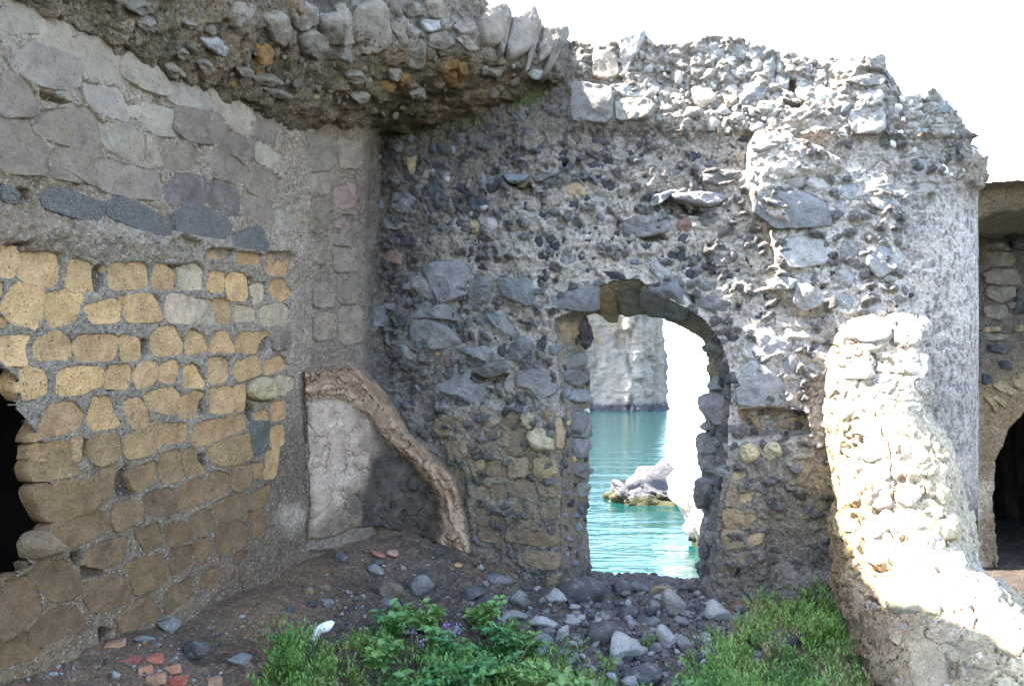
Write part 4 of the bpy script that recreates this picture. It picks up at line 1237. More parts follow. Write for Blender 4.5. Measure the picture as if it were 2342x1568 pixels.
reg_surface('V', base, vault, step=3)

# ------------------------------------------------------------------ broken stub of the cross wall at the right
pier = root_empty('wall_stub', (2.6, 5.6, 0.0), 'sunlit broken stub of a cross wall sloping down at the right foreground', 'wall')
CP = [[(1895, 700, 6.62), (1950, 722, 6.46), (2040, 722, 6.40), (2100, 730, 6.42), (2112, 742, 6.75), (2100, 742, 7.1)],
      [(1898, 752, 6.52), (1945, 742, 6.26), (2040, 742, 6.14), (2114, 748, 6.14), (2128, 752, 6.6), (2110, 760, 7.1)],
      [(1888, 850, 6.52), (1925, 850, 6.20), (2030, 860, 6.05), (2120, 850, 6.05), (2136, 860, 6.6), (2120, 860, 7.1)],
      [(1892, 950, 6.50), (1932, 960, 6.12), (2030, 960, 5.95), (2112, 950, 5.98), (2135, 960, 6.5), (2120, 960, 7.1)],
      [(1903, 1090, 6.45), (1945, 1100, 5.95), (2050, 1100, 5.75), (2165, 1080, 5.80), (2195, 1090, 6.3), (2180, 1090, 7.1)],
      [(1905, 1280, 6.40), (1940, 1290, 5.80), (2060, 1300, 5.45), (2205, 1270, 5.55), (2235, 1285, 6.1), (2240, 1285, 7.0)],
      [(1915, 1360, 6.25), (1945, 1375, 5.62), (2090, 1360, 5.12), (2245, 1325, 5.20), (2285, 1345, 5.8), (2300, 1345, 6.9)],
      [(1925, 1460, 6.00), (1972, 1480, 5.30), (2120, 1470, 4.78), (2310, 1405, 4.86), (2362, 1420, 5.5), (2400, 1420, 6.6)],
      [(1965, 1560, 5.60), (2030, 1600, 4.80), (2150, 1600, 4.42), (2430, 1520, 4.42), (2490, 1530, 5.1), (2540, 1530, 6.3)],
      [(2000, 1720, 5.20), (2080, 1760, 4.50), (2200, 1780, 4.10), (2600, 1700, 4.05), (2680, 1700, 4.8), (2740, 1700, 6.0)]]
CPa = np.array([[at_depth(*q) for q in row] for row in CP])
def refine(A, n0, n1):
    """smooth (Catmull-Rom) interpolation of a control grid"""
    def cr(A, n):
        m = A.shape[0]; t = np.linspace(0, m - 1 - 1e-6, n); i = t.astype(int); f = (t - i)
        g = lambda k: A[np.clip(i + k, 0, m - 1)]
        f = f.reshape(-1, *([1] * (A.ndim - 1)))
        return 0.5 * ((2 * g(0)) + (g(1) - g(-1)) * f + (2 * g(-1) - 5 * g(0) + 4 * g(1) - g(2)) * f ** 2 + (3 * g(0) - g(-1) - 3 * g(1) + g(2)) * f ** 3)
    B = cr(A, n0)
    return cr(B.swapaxes(0, 1), n1).swapaxes(0, 1)
base = refine(CPa, 340, 300)
nn_ = grid_normals(base)
if nn_[150, 120] @ np.array([-.3, -1, .2]) < 0: nn_ = -nn_; PFL = True
else: PFL = False
D = to_D(base)
ar_u = np.cumsum(np.r_[0, np.linalg.norm(np.diff(base[150], axis=0), axis=1)])[None, :] + 0 * D[..., 0]
ar_v = np.cumsum(np.r_[0, np.linalg.norm(np.diff(base[:, 130], axis=0), axis=1)])[:, None] + 0 * D[..., 0]
f1, f2, idv = worley(ar_u * 5.2 + .7 * fbm(base, 4, 2, 111), ar_v * 6.2 + .7 * fbm(base, 4, 2, 112), 31)
lump = np.sqrt(np.clip(1 - (f1 / 0.66) ** 2, 0, 1)) * sstep(.01, .22, f2 - f1)
disp = 0.06 * fbm(base, 3.5, 5, 54) + 0.016 * lump * (idv > .4) + 0.02 * fbm(base, 18, 4, 55) - 0.045 * sstep(.04, .0, np.abs(fbm(base, 5, 3, 56)))
pitv = sstep(.33, .5, fbm(base, 11, 3, 59))
disp -= 0.05 * pitv
P_ = base + disp[..., None] * nn_
D = to_D(P_)
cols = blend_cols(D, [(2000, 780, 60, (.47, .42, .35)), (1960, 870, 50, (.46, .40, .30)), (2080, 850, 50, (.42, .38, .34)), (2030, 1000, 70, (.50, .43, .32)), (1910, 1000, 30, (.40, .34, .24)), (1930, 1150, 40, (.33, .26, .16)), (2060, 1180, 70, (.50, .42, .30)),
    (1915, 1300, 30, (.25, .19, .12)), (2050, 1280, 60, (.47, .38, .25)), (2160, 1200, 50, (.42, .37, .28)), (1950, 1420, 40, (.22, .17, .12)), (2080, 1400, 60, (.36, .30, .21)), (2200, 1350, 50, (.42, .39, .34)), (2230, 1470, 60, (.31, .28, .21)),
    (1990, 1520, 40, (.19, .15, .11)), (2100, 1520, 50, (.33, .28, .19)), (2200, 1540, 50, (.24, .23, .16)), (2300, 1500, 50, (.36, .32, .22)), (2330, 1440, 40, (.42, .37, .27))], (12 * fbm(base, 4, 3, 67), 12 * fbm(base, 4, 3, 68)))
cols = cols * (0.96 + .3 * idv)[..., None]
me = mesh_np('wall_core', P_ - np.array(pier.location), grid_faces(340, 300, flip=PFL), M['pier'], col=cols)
link('wall_core', me, pier)
reg_surface('P', base, pier, step=5)

# ------------------------------------------------------------------ ground
GP = np.array([(-2.6, 3.6, .25), (-2.34, 3.85, .26), (-2.08, 4.7, .27), (-1.78, 5.67, .27), (-1.49, 6.6, .33), (-1.35, 6.95, .42), (-1.2, 7.4, .50), (-.85, 7.1, .41), (-.5, 7.2, .30), (-.2, 7.1, .16), (.3, 7.0, -.02), (1.03, 6.9, .02), (1.03, 7.5, .0), (1.9, 6.6, -.02),
    (2.3, 6.1, -.07), (2.4, 5.0, -.25), (3.2, 4.0, -.25), (0, 5, -.20), (1, 5, -.20), (-1.45, 4.9, .10), (-1.0, 5.35, .04), (-.55, 5.6, -.03), (-.75, 4.95, -.22), (-.3, 5.4, -.16), (2.0, 5.0, -.18), (1.0, 6.1, -.08), (.2, 6.2, -.02), (-.5, 6.3, .10), (-1.0, 6.3, .19), (1.6, 6.2, -.08),
    (0, 3, -.25), (-2, 2, .1), (2, 2, -.25), (0, 0, -.1), (3.5, 8, -.22), (4, 9, -.25), (5, 11, -.25), (4.2, 6.6, -.25), (-1.2, 4.4, -.15), (-1.7, 4.0, .05), (8, 6, -.25), (-4, 5, .2)])
def ground_z(X, Y):
    w_s = 1e-9; o = 0
    for x, y, z in GP:
        w = 1.0 / (((X - x) ** 2 + (Y - y) ** 2) + 0.02) ** 2
        w_s = w_s + w; o = o + w * z
    z = o / w_s
    # sea-ward drop behind the wall
    dback = (X - 1.03) * 0.292 + (Y - 6.9) * 0.956
    drop = sstep(0.52, 0.72, dback) * sstep(3.3, 3.1, X)
    drop = np.maximum(drop, sstep(13.0, 13.3, Y))
    drop = np.maximum(drop, sstep(-5.5, -6.0, X))
    return z * (1 - drop) - 2.4 * drop
gx = np.unique(np.concatenate([np.arange(-7, -2.7, .15), np.arange(-2.7, 3.7, .0155), np.arange(3.7, 9, .12)]))
gy = np.unique(np.concatenate([np.arange(-5, 4.0, .15), np.arange(4.0, 8.0, .0155), np.arange(8.0, 13.6, .1)]))
GX, GY = np.meshgrid(gx, gy)
gz = ground_z(GX, GY)
b3 = np.stack([GX, GY, gz], -1)
f1, f2, idg = worley(GX * 14 + .5 * fbm(b3, 6, 2, 121), GY * 14 + .5 * fbm(b3, 6, 2, 122), 41)
peb = np.sqrt(np.clip(1 - (f1 / .5) ** 2, 0, 1)) * (idg > .35)
D = to_D(b3)
soft = np.clip(np.exp(-(((GX + 1.35) / .55) ** 2 + ((GY - 6.6) / 1.0) ** 2)) + np.exp(-((GX + 1.9) ** 2 / .1 + (GY - 5.2) ** 2 / 2)), 0, 1)
gzz = gz + 0.05 * fbm(b3, 2.2, 4, 123) * (1 - .5 * soft) + 0.028 * peb * (1 - soft) + 0.007 * fbm(b3, 30, 3, 124) + .03 * (1 - soft) * np.abs(fbm(b3, 6, 3, 125))
gcol = blend_cols(D, [(700, 1300, 90, (.165, .12, .08)), (620, 1420, 70, (.16, .115, .075)), (850, 1240, 50, (.14, .11, .085)), (400, 1500, 100, (.135, .105, .08)), (200, 1530, 100, (.145, .105, .075)), (800, 1450, 80, (.095, .085, .07)), (950, 1370, 80, (.10, .09, .08)), (1150, 1330, 50, (.14, .11, .08)),
    (1200, 1420, 80, (.105, .10, .10)), (1450, 1400, 80, (.115, .11, .11)), (1500, 1480, 90, (.11, .10, .10)), (1750, 1390, 50, (.15, .12, .085)), (1850, 1420, 60, (.15, .115, .08)), (1950, 1500, 50, (.13, .11, .09)), (2320, 1380, 50, (.035, .033, .032)), (1200, 1600, 200, (.05, .045, .035))],
    (14 * fbm(b3, 3, 3, 126), 14 * fbm(b3, 3, 3, 127)))
gcol = np.where((GY > 8)[..., None], np.array([.05, .045, .04]), gcol)
gcol = gcol * np.array([1.0, .9, .82]) * (.75 + .6 * idg * (idg > .35) * (1 - soft) + .25)[..., None]
G3 = np.stack([GX, GY, gzz], -1)
me = mesh_np('ground', G3, grid_faces(*GX.shape), M['soil'], col=gcol)
ground = link('ground', me, kind='structure')
reg_surface('G', G3, ground, step=2)
def gz_at(x, y):
    h_ = SURF['G'][0].ray_cast(Vector((x, y, 3.0)), Vector((0, 0, -1)))
    return h_[0].z if h_[0] is not None else float(ground_z(np.array(x), np.array(y)))

# ------------------------------------------------------------------ traced stones of the doorway wall, the vault and the stub
# kinds: b grey lava, d dark scoria, t tuff, T damp tuff, m pale mortar-coated lump, r reddish, o orange, w white, s speckled, k slate-dark, B brown-grey block
KB = {'b': ((.175, .165, .157), 'basalt', .07, 3.6), 'd': ((.058, .057, .062), 'dark', .05, 2.6), 't': ((.35, .245, .135), 'tuff', .04, 3.4), 'T': ((.22, .158, .098), 'tuff', .028, 5),
      'm': ((.40, .365, .32), 'grey', .05, 2.4), 'M': ((.34, .32, .29), 'grey', .07, 4.5), 'W': ((.26, .24, .205), 'grey', .09, 4.5), 'r': ((.22, .135, .105), 'basalt', .045, 2.6), 'o': ((.42, .24, .11), 'tuff', .04, 2.5),
      'w': ((.62, .59, .53), 'white', .05, 2.1), 's': ((.22, .22, .21), 'speck', .05, 3.5), 'k': ((.06, .06, .066), 'basalt', .05, 2.4), 'K': ((.19, .165, .12), 'tuff', .03, 4),
      'B': ((.225, .165, .12), 'grey', .028, 5), 'c': ((.32, .305, .29), 'basalt', .065, 3.6), 'u': ((.40, .335, .205), 'tuff', .10, 2.1), 'v': ((.47, .39, .235), 'tuff', .11, 2.0),
      'e': ((.50, .40, .29), 'tuff', .045, 3.0), 'l': ((.17, .17, .165), 'basalt', .085, 2.2), 'L': ((.21, .205, .20), 'basalt', .13, 2.4),
      'P': ((.54, .48, .40), 'grey', .018, 5), 'Q': ((.36, .30, .19), 'tuff', .025, 4), 'V': ((.235, .185, .14), 'grey', .07, 3), 'O': ((.34, .18, .06), 'tuff', .03, 2.2), 'N': ((.36, .335, .30), 'basalt', .05, 2.6)}
NAMEK = {'t': 'tuff_block', 'T': 'tuff_block', 'K': 'tuff_block', 'u': 'round_stone', 'v': 'round_stone', 'M': 'squared_block', 'W': 'squared_block', 'w': 'pale_pebble', 's': 'pumice_block', 'l': 'stone_slab', 'L': 'stone_slab', 'Q': 'tuff_block'}
rs = random.Random(23)
def seat(c, k, P, keys, grow=1.06):
    cD = P.mean(0)
    hit = cast(cD, keys)
    if hit is None: return
    C, nh, key, dist = hit
    n = nh / np.linalg.norm(nh)
    view = np.array([0, 0, EYE]) - C; view /= np.linalg.norm(view)
    if n @ view < 0: n = -n
    # even the normal out over the neighbourhood
    acc = n.copy()
    for q in P[::max(1, len(P) // 4)]:
        h2 = cast(cD * .4 + q * .6, (key,))
        if h2 is not None:
            m2 = h2[1] / np.linalg.norm(h2[1]); m2 = m2 if m2 @ view > 0 else -m2
            acc += m2
    n = acc / np.linalg.norm(acc)
    if n @ view < 0.5: n = n + view * (0.5 - n @ view) * 1.3; n /= np.linalg.norm(n)
    e1 = np.cross(UP, n); e1 /= np.linalg.norm(e1); e2 = np.cross(n, e1)
    r = ray(P); t = ((C - np.array([0, 0, EYE])) @ n) / (r @ n)
    W = np.array([0, 0, EYE]) + r * t[:, None] - C
    L2 = np.stack([W @ e1, W @ e2], 1) * grow
    c0, mt, H, p = KB[k]
    if k == 'b' and cD[0] > 1690 and key == 'B': c0 = (.27, .26, .25)  # grey lava paled at the right to carry the stronger light there
    size = np.sqrt((L2 ** 2).sum(1).mean())
    H = H * np.clip(size / 0.10, .5, 1.5) if k in 'bdcmkw' else H
    j = rs.uniform(.8, 1.2)
    colr = tuple(np.array(c0) * j * np.array([rs.uniform(.96, 1.04), 1, rs.uniform(.96, 1.05)]))
    root = SURF[key][1]
    nm = NAMEK.get(k, 'stone')
    wall_stone(nm, C - n * (0.016 if k in 'bcdm' else .004), e1, e2, n, L2, H, p, M[mt], colr, root, rs, back=.09, rough=.009, nf=7 if k in 'bdcmk' else 4, edge=.09, M_=40)
for l in BACK.strip().splitlines():
    c, k, s = l.split(':')
    keys = ('B', 'R')
    seat(int(c), k, poly(int(c), s), keys, 1.15 if k in 'bcL' else 1.08)

# blocks of the strip left of the corner (brown, worn)
for s in ("690,320,730,310,770,330,760,380,700,390", "770,320,820,330,825,380,780,385", "700,400,745,400,750,440,705,445", "700,560,740,555,745,600,705,605", "755,520,800,520,800,560,760,560", "770,640,815,640,815,690,775,690",
          "715,650,760,650,760,700,720,700", "775,710,825,705,825,780,780,785", "720,720,765,720,765,770,720,775", "760,570,815,575,810,620,765,620", "700,480,745,480,745,530,705,530"):
    seat(0, 'B', poly(0, s), ('B',), 1.2)

VAULT = """
4:V:1040,150,1080,50,1210,30,1225,90,1180,290,1060,280
4:V:1180,60,1235,50,1245,110,1205,300,1180,380,1165,290
4:V:1270,120,1330,40,1400,60,1430,150,1370,330,1240,370,1210,300
4:V:1400,120,1445,130,1440,200,1370,440,1340,470,1360,330
4:V:1460,200,1560,180,1560,260,1500,370,1420,420
4:V:1560,200,1620,170,1622,240,1520,440,1480,510,1465,460
4:V:1640,180,1750,200,1790,250,1730,360,1620,400,1630,280
4:V:220,200,250,50,420,10,440,280,380,340,250,320
4:V:450,160,530,150,560,300,520,330
4:V:680,10,790,0,820,120,720,130
4:V:560,340,680,270,680,400,620,460,560,420
4:N:650,140,770,130,790,200,700,220
4:V:860,180,920,130,1010,180,1000,240,900,230
4:V:90,60,140,20,190,120,200,280,150,300,120,180
4:V:0,130,90,100,130,200,110,290,0,270
4:V:700,230,820,210,870,290,800,330,700,310
4:V:440,170,450,280,300,360,230,320
4:V:150,290,100,380,180,400,200,320
4:V:560,20,650,30,660,100,580,120
4:V:870,250,960,260,1040,330,960,350
1:V:1430,80,1530,0,1650,30,1640,150,1500,170
1:V:780,20,950,0,1000,60,900,90
1:V:860,130,970,100,1000,170,940,210
1:V:1180,130,1260,130,1290,180,1200,170
1:N:1290,250,1400,230,1500,320,1500,380,1380,340
1:O:1660,290,1740,280,1790,340,1770,430,1690,420
1:O:945,280,1010,275,1030,300,970,310
1:O:1490,535,1540,535,1540,560,1500,560
4:O:370,540,460,520,520,560,470,600,390,590
1:V:1530,430,1630,440,1640,480,1560,490
1:V:1060,410,1120,400,1200,460,1170,500,1070,470
1:V:1270,390,1350,380,1390,440,1310,470
1:V:1700,560,1830,580,1900,620,1780,630
1:V:1640,500,1800,500,1850,540,1700,550
1:V:1130,310,1200,310,1220,370,1150,370
4:V:140,470,250,450,300,520,180,530
4:V:430,450,520,440,510,510,450,520
4:V:570,590,680,570,680,620,600,630
4:V:200,620,320,600,300,650,220,650
4:V:1050,440,1190,450,1180,480,1060,480
4:m:1960,250,2090,200,2130,210,2090,330,1990,470,1960,400
1:V:1700,100,1830,60,1880,180,1850,300,1760,260
1:V:1850,40,1960,0,2060,60,2050,160,1930,200
1:V:1930,220,2040,180,2140,280,2080,390,1960,330
1:V:2080,100,2200,80,2247,180,2180,260,2090,200
"""
for l in VAULT.strip().splitlines():
    c, k, s = l.split(':')
    seat(int(c), k, poly(int(c), s), ('V',) if k != 'm' else ('B',), 1.08)

PIER = """
11:P:320,680,370,630,540,650,570,730,540,770,350,770
11:Q:640,800,800,780,830,830,760,850,650,840
11:Q:870,1290,940,1260,1000,1320,970,1420,890,1400
11:P:440,430,600,400,700,430,690,500,560,530,450,500
11:P:720,440,880,420,900,530,800,560,730,520
11:P:740,620,920,610,940,700,900,780,800,720
11:Q:340,800,440,820,500,880,440,910,370,880
11:Q:290,970,420,960,400,1080,340,1120,280,1060
11:P:520,900,680,880,740,960,640,1000,530,980
11:P:770,900,880,900,900,980,800,1010
11:P:450,1050,600,1020,640,1100,540,1150,450,1120
11:P:680,1060,800,1050,840,1130,740,1180,680,1140
11:P:500,1200,640,1190,680,1270,560,1320,500,1280
11:P:700,1220,820,1200,860,1290,780,1340,700,1310
11:Q:400,1330,470,1330,470,1430,410,1440
12:Q:890,100,940,60,1000,90,1030,170,960,200,890,150
12:Q:1010,250,1060,270,1090,350,1050,390,1010,310
12:Q:1010,500,1100,450,1150,520,1150,600,1060,610,1000,570
12:Q:1000,720,1060,690,1160,700,1190,800,1100,830,1040,780
12:Q:660,920,720,880,900,930,1010,1030,990,1090,860,1080,680,1060
12:Q:1100,1120,1150,1090,1220,1140,1240,1200,1160,1230,1090,1180
12:Q:1340,1160,1400,1130,1480,1190,1560,1300,1530,1380,1400,1330
12:Q:820,1320,920,1270,1030,1310,1060,1450,1020,1568,850,1568
12:Q:940,1100,1000,1080,1020,1140,950,1150
12:P:1220,1370,1290,1360,1310,1400,1240,1420
12:Q:690,1190,780,1210,760,1310,690,1260
12:P:520,140,640,120,700,190,620,240,520,220
12:P:700,60,830,50,850,130,760,160,700,130
12:P:560,300,680,290,700,380,600,410,550,370
12:P:740,280,860,260,900,340,820,390,740,360
12:P:520,470,640,450,680,540,600,600,520,560
12:P:720,460,860,430,920,520,820,570,720,550
12:P:540,660,660,640,700,730,600,780,540,740
12:P:740,640,880,620,940,700,860,760,760,740
12:Q:380,460,460,440,470,560,400,560
12:P:940,560,1040,580,1050,670,960,680
12:P:920,860,1040,850,1120,920,1020,960,930,930
12:P:1100,930,1220,940,1260,1030,1160,1050,1100,1000
12:Q:1180,1220,1290,1230,1310,1300,1220,1320
"""
for l in PIER.strip().splitlines():
    c, k, s = l.split(':')
    seat(int(c), k, poly(int(c), s), ('P',), 1.08)

# ------------------------------------------------------------------ small stones pressed into the rubble
def variants(nm, mat, n, sub, seed, **kw):
    return [rock_mesh(nm, seed + i, mat, sub=sub, **kw) for i in range(n)]
V_D = variants('lava_pebble', M['dark'], 6, 2, 100, round_=.1, rough=.10)
V_B = variants('grey_pebble', M['basalt'], 5, 2, 140, round_=.15, rough=.09)
V_W = variants('pale_pebble', M['white'], 4, 2, 160, round_=.7, rough=.05)
V_M = variants('pale_lump', M['grey'], 6, 2, 180, round_=.1, rough=.18)
V_T = variants('tuff_lump', M['tuff'], 4, 2, 190, round_=.6, rough=.08)
SETS = {'d': (V_D, (.055, .055, .062)), 'b': (V_B, (.16, .16, .17)), 'w': (V_W, (.60, .57, .51)), 'm': (V_M, (.38, .345, .30)), 't': (V_T, (.38, .27, .13)), 'v': (V_M, (.17, .135, .10)), 'p': (V_M, (.46, .40, .31)),
        'n': (V_M, (.34, .31, .27))}
fill = {}
placed = {}
def scatter(region, key, count, mix, r0, r1, nm='pebble', flat=.65, sink=.35, seed=0, cap=0, avoid=()):
    rr = random.Random(seed)
    lo, hi = region.min(0), region.max(0)
    pts_, tries = [], 0
    out = 0
    while out < count and tries < count * 30:
        tries += 1
        q = np.array([rr.uniform(lo[0], hi[0]), rr.uniform(lo[1], hi[1])])
        if sdf_poly(q[None], region)[0] > 0: continue
        rad = r0 * (r1 / r0) ** (rr.random() ** 1.7)
        if any((q[0] - a) ** 2 + (q[1] - b) ** 2 < (0.75 * (rad + c) * FPX / 6.5) ** 2 for a, b, c in pts_): continue
        hit = cast(q, (key,))
        if hit is None: continue
        C, n, kx, ds = hit
        n = n / np.linalg.norm(n)
        view = np.array([0, 0, EYE]) - C; view /= np.linalg.norm(view)
        if n @ view < 0: n = -n
        pts_.append((q[0], q[1], rad)); out += 1
        k = rr.choices(list(mix), [mix[a] for a in mix])[0]
        meshes, c0 = SETS[k]
        me = rr.choice(meshes)
        root = SURF[key][1]
        T = Matrix.Translation(Vector(C - n * rad * sink * flat)) @ Vector(n).to_track_quat('Z', 'Y').to_matrix().to_4x4() \
            @ Matrix.Rotation(rr.uniform(0, 6.28), 4, 'Z') @ Matrix.Rotation(rr.uniform(-.4, .4), 4, 'X') @ Matrix.Diagonal((rad * rr.uniform(.9, 1.3), rad * rr.uniform(.65, 1.0), rad * flat * rr.uniform(.8, 1.2), 1))
        cc = tuple(np.array(c0) * rr.uniform(.65, 1.4))
        if placed.get((root.name, nm), 0) < cap:
            placed[(root.name, nm)] = placed.get((root.name, nm), 0) + 1
            o = link(nm, me, root, cc)
            o.matrix_local = Matrix.Translation(-Vector(root.location)) @ T
        else:
            fill.setdefault((root, k), []).append((T, me, cc))
R_MAIN = np.array([(860, 320), (1300, 300), (1700, 310), (1700, 470), (1720, 620), (1640, 640), (1440, 600), (1340, 640), (1290, 700), (1260, 900), (1000, 940), (900, 850), (860, 700)], float)
scatter(R_MAIN, 'B', 290, {'d': 9, 'b': 3, 'n': 2, 't': .25, 'v': 1}, .030, .085, 'lava_pebble', seed=1, cap=290)
scatter(np.array([(865, 340), (1290, 320), (1420, 340), (1300, 480), (1100, 600), (900, 620)], float), 'B', 135, {'d': 10, 'v': 1.2, 'b': 1.5}, .045, .105, 'scoria_lump', seed=31, cap=290, flat=.6)
scatter(np.array([(1400, 320), (1710, 330), (1700, 520), (1450, 480)], float), 'B', 40, {'d': 8, 'b': 3}, .040, .08, 'scoria_lump', seed=32, cap=290, flat=.6)
scatter(np.array([(870, 560), (1000, 560), (960, 900), (880, 860)], float), 'B', 30, {'d': 8, 'b': 4}, .040, .08, 'scoria_lump', seed=33, cap=290, flat=.6)
R_MID = np.array([(860, 480), (1720, 430), (1700, 640), (1480, 600), (1290, 690), (880, 720)], float)
scatter(R_MID, 'B', 190, {'d': 8, 'b': 3, 'n': 3}, .022, .050, 'lava_pebble', seed=2)
R_JAMB = np.array([(1690, 600), (1900, 560), (2040, 640), (1900, 740), (1890, 950), (1840, 1080), (1690, 1080), (1680, 900), (1650, 760)], float)
scatter(R_JAMB, 'B', 70, {'d': 5, 'b': 5, 'n': 5}, .015, .05, 'grey_pebble', seed=3, cap=290)
R_TOP = np.array([(1490, 95), (1640, 70), (1760, 110), (2020, 130), (2040, 300), (1700, 300), (1490, 280), (1480, 180)], float)
scatter(R_TOP, 'B', 230, {'n': 6, 'w': 2.5, 'b': 3, 'm': 6}, .018, .075, 'rubble_stone', flat=.8, sink=.1, seed=4, cap=290)
R_TOPR = np.array([(2045, 190), (2130, 200), (2200, 290), (2230, 360), (2190, 420), (2080, 330), (2030, 330)], float)
scatter(R_TOPR, 'B', 70, {'n': 5, 'w': 2.5, 'm': 6}, .018, .06, 'rubble_stone', flat=.8, sink=.0, seed=5, cap=290)
scatter(np.array([(1900, 420), (2080, 430), (2150, 520), (2130, 700), (2040, 740), (1900, 700)], float), 'B', 55, {'d': 3, 'b': 4, 'm': 4}, .02, .055, 'rubble_stone', seed=34, cap=290, sink=.5)
R_LUMP = np.array([(1720, 320), (1900, 330), (2060, 380), (2090, 560), (1980, 720), (1900, 720), (1760, 560), (1730, 480)], float)
scatter(R_LUMP, 'B', 120, {'b': 4, 'd': 2, 'n': 4, 'm': 4}, .016, .06, 'rubble_stone', seed=6, cap=290)
R_LOW = np.array([(880, 900), (980, 930), (1010, 1060), (900, 960)], float)
scatter(R_LOW, 'B', 30, {'d': 5, 'b': 2}, .014, .035, 'lava_pebble', seed=7, cap=290)
scatter(np.array([(1330, 90), (1480, 78), (1500, 200), (1330, 190)], float), 'B', 30, {'n': 5, 'm': 5}, .02, .07, 'rubble_stone', seed=8, cap=290, flat=.8)
scatter(np.array([(1700, 1040), (1880, 1060), (1880, 1380), (1740, 1380), (1770, 1200)], float), 'B', 55, {'d': 6, 'b': 3, 't': 2}, .012, .032, 'grey_pebble', seed=9, cap=290, sink=.6)
scatter(np.array([(200, 10), (900, 10), (1300, 190), (850, 290), (560, 200)], float), 'V', 150, {'v': 10, 't': .4, 'n': .4}, .02, .075, 'rubble_stone', seed=10, cap=250, sink=.25)
scatter(np.array([(560, 0), (1320, 90), (1300, 190), (1000, 150), (760, 100)], float), 'V', 110, {'v': 5, 'n': 5}, .02, .09, 'rubble_stone', seed=11, cap=290, sink=.2)
scatter(np.array([(1905, 745), (2110, 745), (2115, 950), (2190, 1140), (2220, 1290), (2342, 1440), (2342, 1568), (2050, 1568), (1940, 1380), (1920, 1000)], float), 'P', 110, {'p': 6, 'm': 5, 't': 1}, .02, .10, 'rubble_stone', seed=12, cap=200, sink=.75)
# stones up both sides of the opening
for reg, sd in ((np.array([(1290, 740), (1350, 740), (1352, 1320), (1295, 1340)], float), 13), (np.array([(1600, 790), (1680, 780), (1660, 1340), (1596, 1340)], float), 14)):
    scatter(reg, 'R', 60, {'b': 8, 'd': 4, 't': .8}, .035, .085, 'jamb_stone', seed=sd, cap=290, sink=.15, flat=.85)
scatter(np.array([(1360, 650), (1480, 660), (1640, 790), (1600, 800), (1480, 730), (1370, 720)], float), 'R', 22, {'t': 6, 'b': 2}, .05, .11, 'arch_stone', seed=15, cap=290, sink=.4)
# bits standing on the wall head
def join_fill():
    for (root, k), L in fill.items():
        Vs, Fs, off = [], [], 0
        for T, me, cc in L:
            v = np.empty(len(me.vertices) * 3, np.float32); me.vertices.foreach_get('co', v); v = v.reshape(-1, 3)
            Mx = np.array(T); v = v @ Mx[:3, :3].T + Mx[:3, 3]
            f = np.empty(len(me.polygons) * 3, np.int32); me.polygons.foreach_get('vertices', f)
            Vs.append(v - np.array(root.location)); Fs.append(f.reshape(-1, 3) + off); off += len(v)
        me = mesh_np('small_rubble', np.concatenate(Vs), np.concatenate(Fs), L[0][1].materials[0])
        o = link('small_rubble', me, root, SETS[k][1]); o['kind'] = 'stuff'
join_fill()

# ------------------------------------------------------------------ the plaster shell in the corner: a curved lip of layered plaster and a pale panel
def mat_layered():
    k = NT('layered_plaster')
    c = k.mix(1.0, k.n('ShaderNodeAttribute', attribute_name='Col').outputs['Color'], (1.05, 1.0, .94), 'MULTIPLY')
    n1 = k.noise(10, 6, .7); n2 = k.noise(60, 5, .7)
    c = k.mix(1.0, c, k.mix(k.rng(n1, .3, .7), (.6, .56, .52), (1.35, 1.33, 1.3)), 'MULTIPLY')
    c = k.mix(1.0, c, k.mix(k.rng(n2, .3, .7), (.75, .72, .7), (1.2, 1.2, 1.2)), 'MULTIPLY')
    return k.fin(c, .95, k.bump(k.math('ADD', n1, n2), .9, .02))
M['layered'] = mat_layered()
shell = root_empty('plaster_shell', (-.75, 7.2, .3), 'curved brown lip of layered plaster round a pale panel in the corner', 'plaster')
cl = np.array([(700, 872), (730, 870), (765, 866), (800, 864), (836, 892), (866, 930), (895, 975), (930, 1012), (965, 1045), (1000, 1085), (1025, 1130), (1036, 1180), (1040, 1225), (1036, 1262)], float)
wd = np.array([50, 50, 48, 48, 42, 36, 32, 30, 30, 32, 34, 36, 38, 38], float)
pg = poly(0, "696,846,730,842,768,838,812,828,852,866,892,915,932,984,974,1018,1012,1048,1056,1108,1080,1180,1082,1268,1000,1268,972,1240,920,1225,870,1205,820,1210,785,1225,745,1236,704,1232")
NXg, NYg = 230, 250
lo, hi = pg.min(0) - 10, pg.max(0) + 10
gx_, gy_ = np.meshgrid(np.linspace(lo[0], hi[0], NXg), np.linspace(lo[1], hi[1], NYg))
gd = np.stack([gx_, gy_], -1); gf = gd.reshape(-1, 2)
sdp = sdf_poly(gf, pg).reshape(gx_.shape)
sub = gd[::10, ::10]
yc = np.array([cast(q, ('B',))[0][1] for q in sub.reshape(-1, 2)]).reshape(sub.shape[:2]); nj = yc.shape[1]; ni = yc.shape[0]
for _ in range(10):
    yc = np.minimum(yc, (np.pad(yc, 1, mode='edge')[1:-1, :-2] + np.pad(yc, 1, mode='edge')[1:-1, 2:]) / 2 + .004)
yi = np.array([np.interp(np.arange(NXg) / 10.0, np.arange(nj), r__) for r__ in yc]); yi = np.array([np.interp(np.arange(NYg) / 10.0, np.arange(ni), yi[:, q]) for q in range(NXg)]).T
Pp = np.array([0, 0, EYE]) + ray(gd) * yi[..., None]
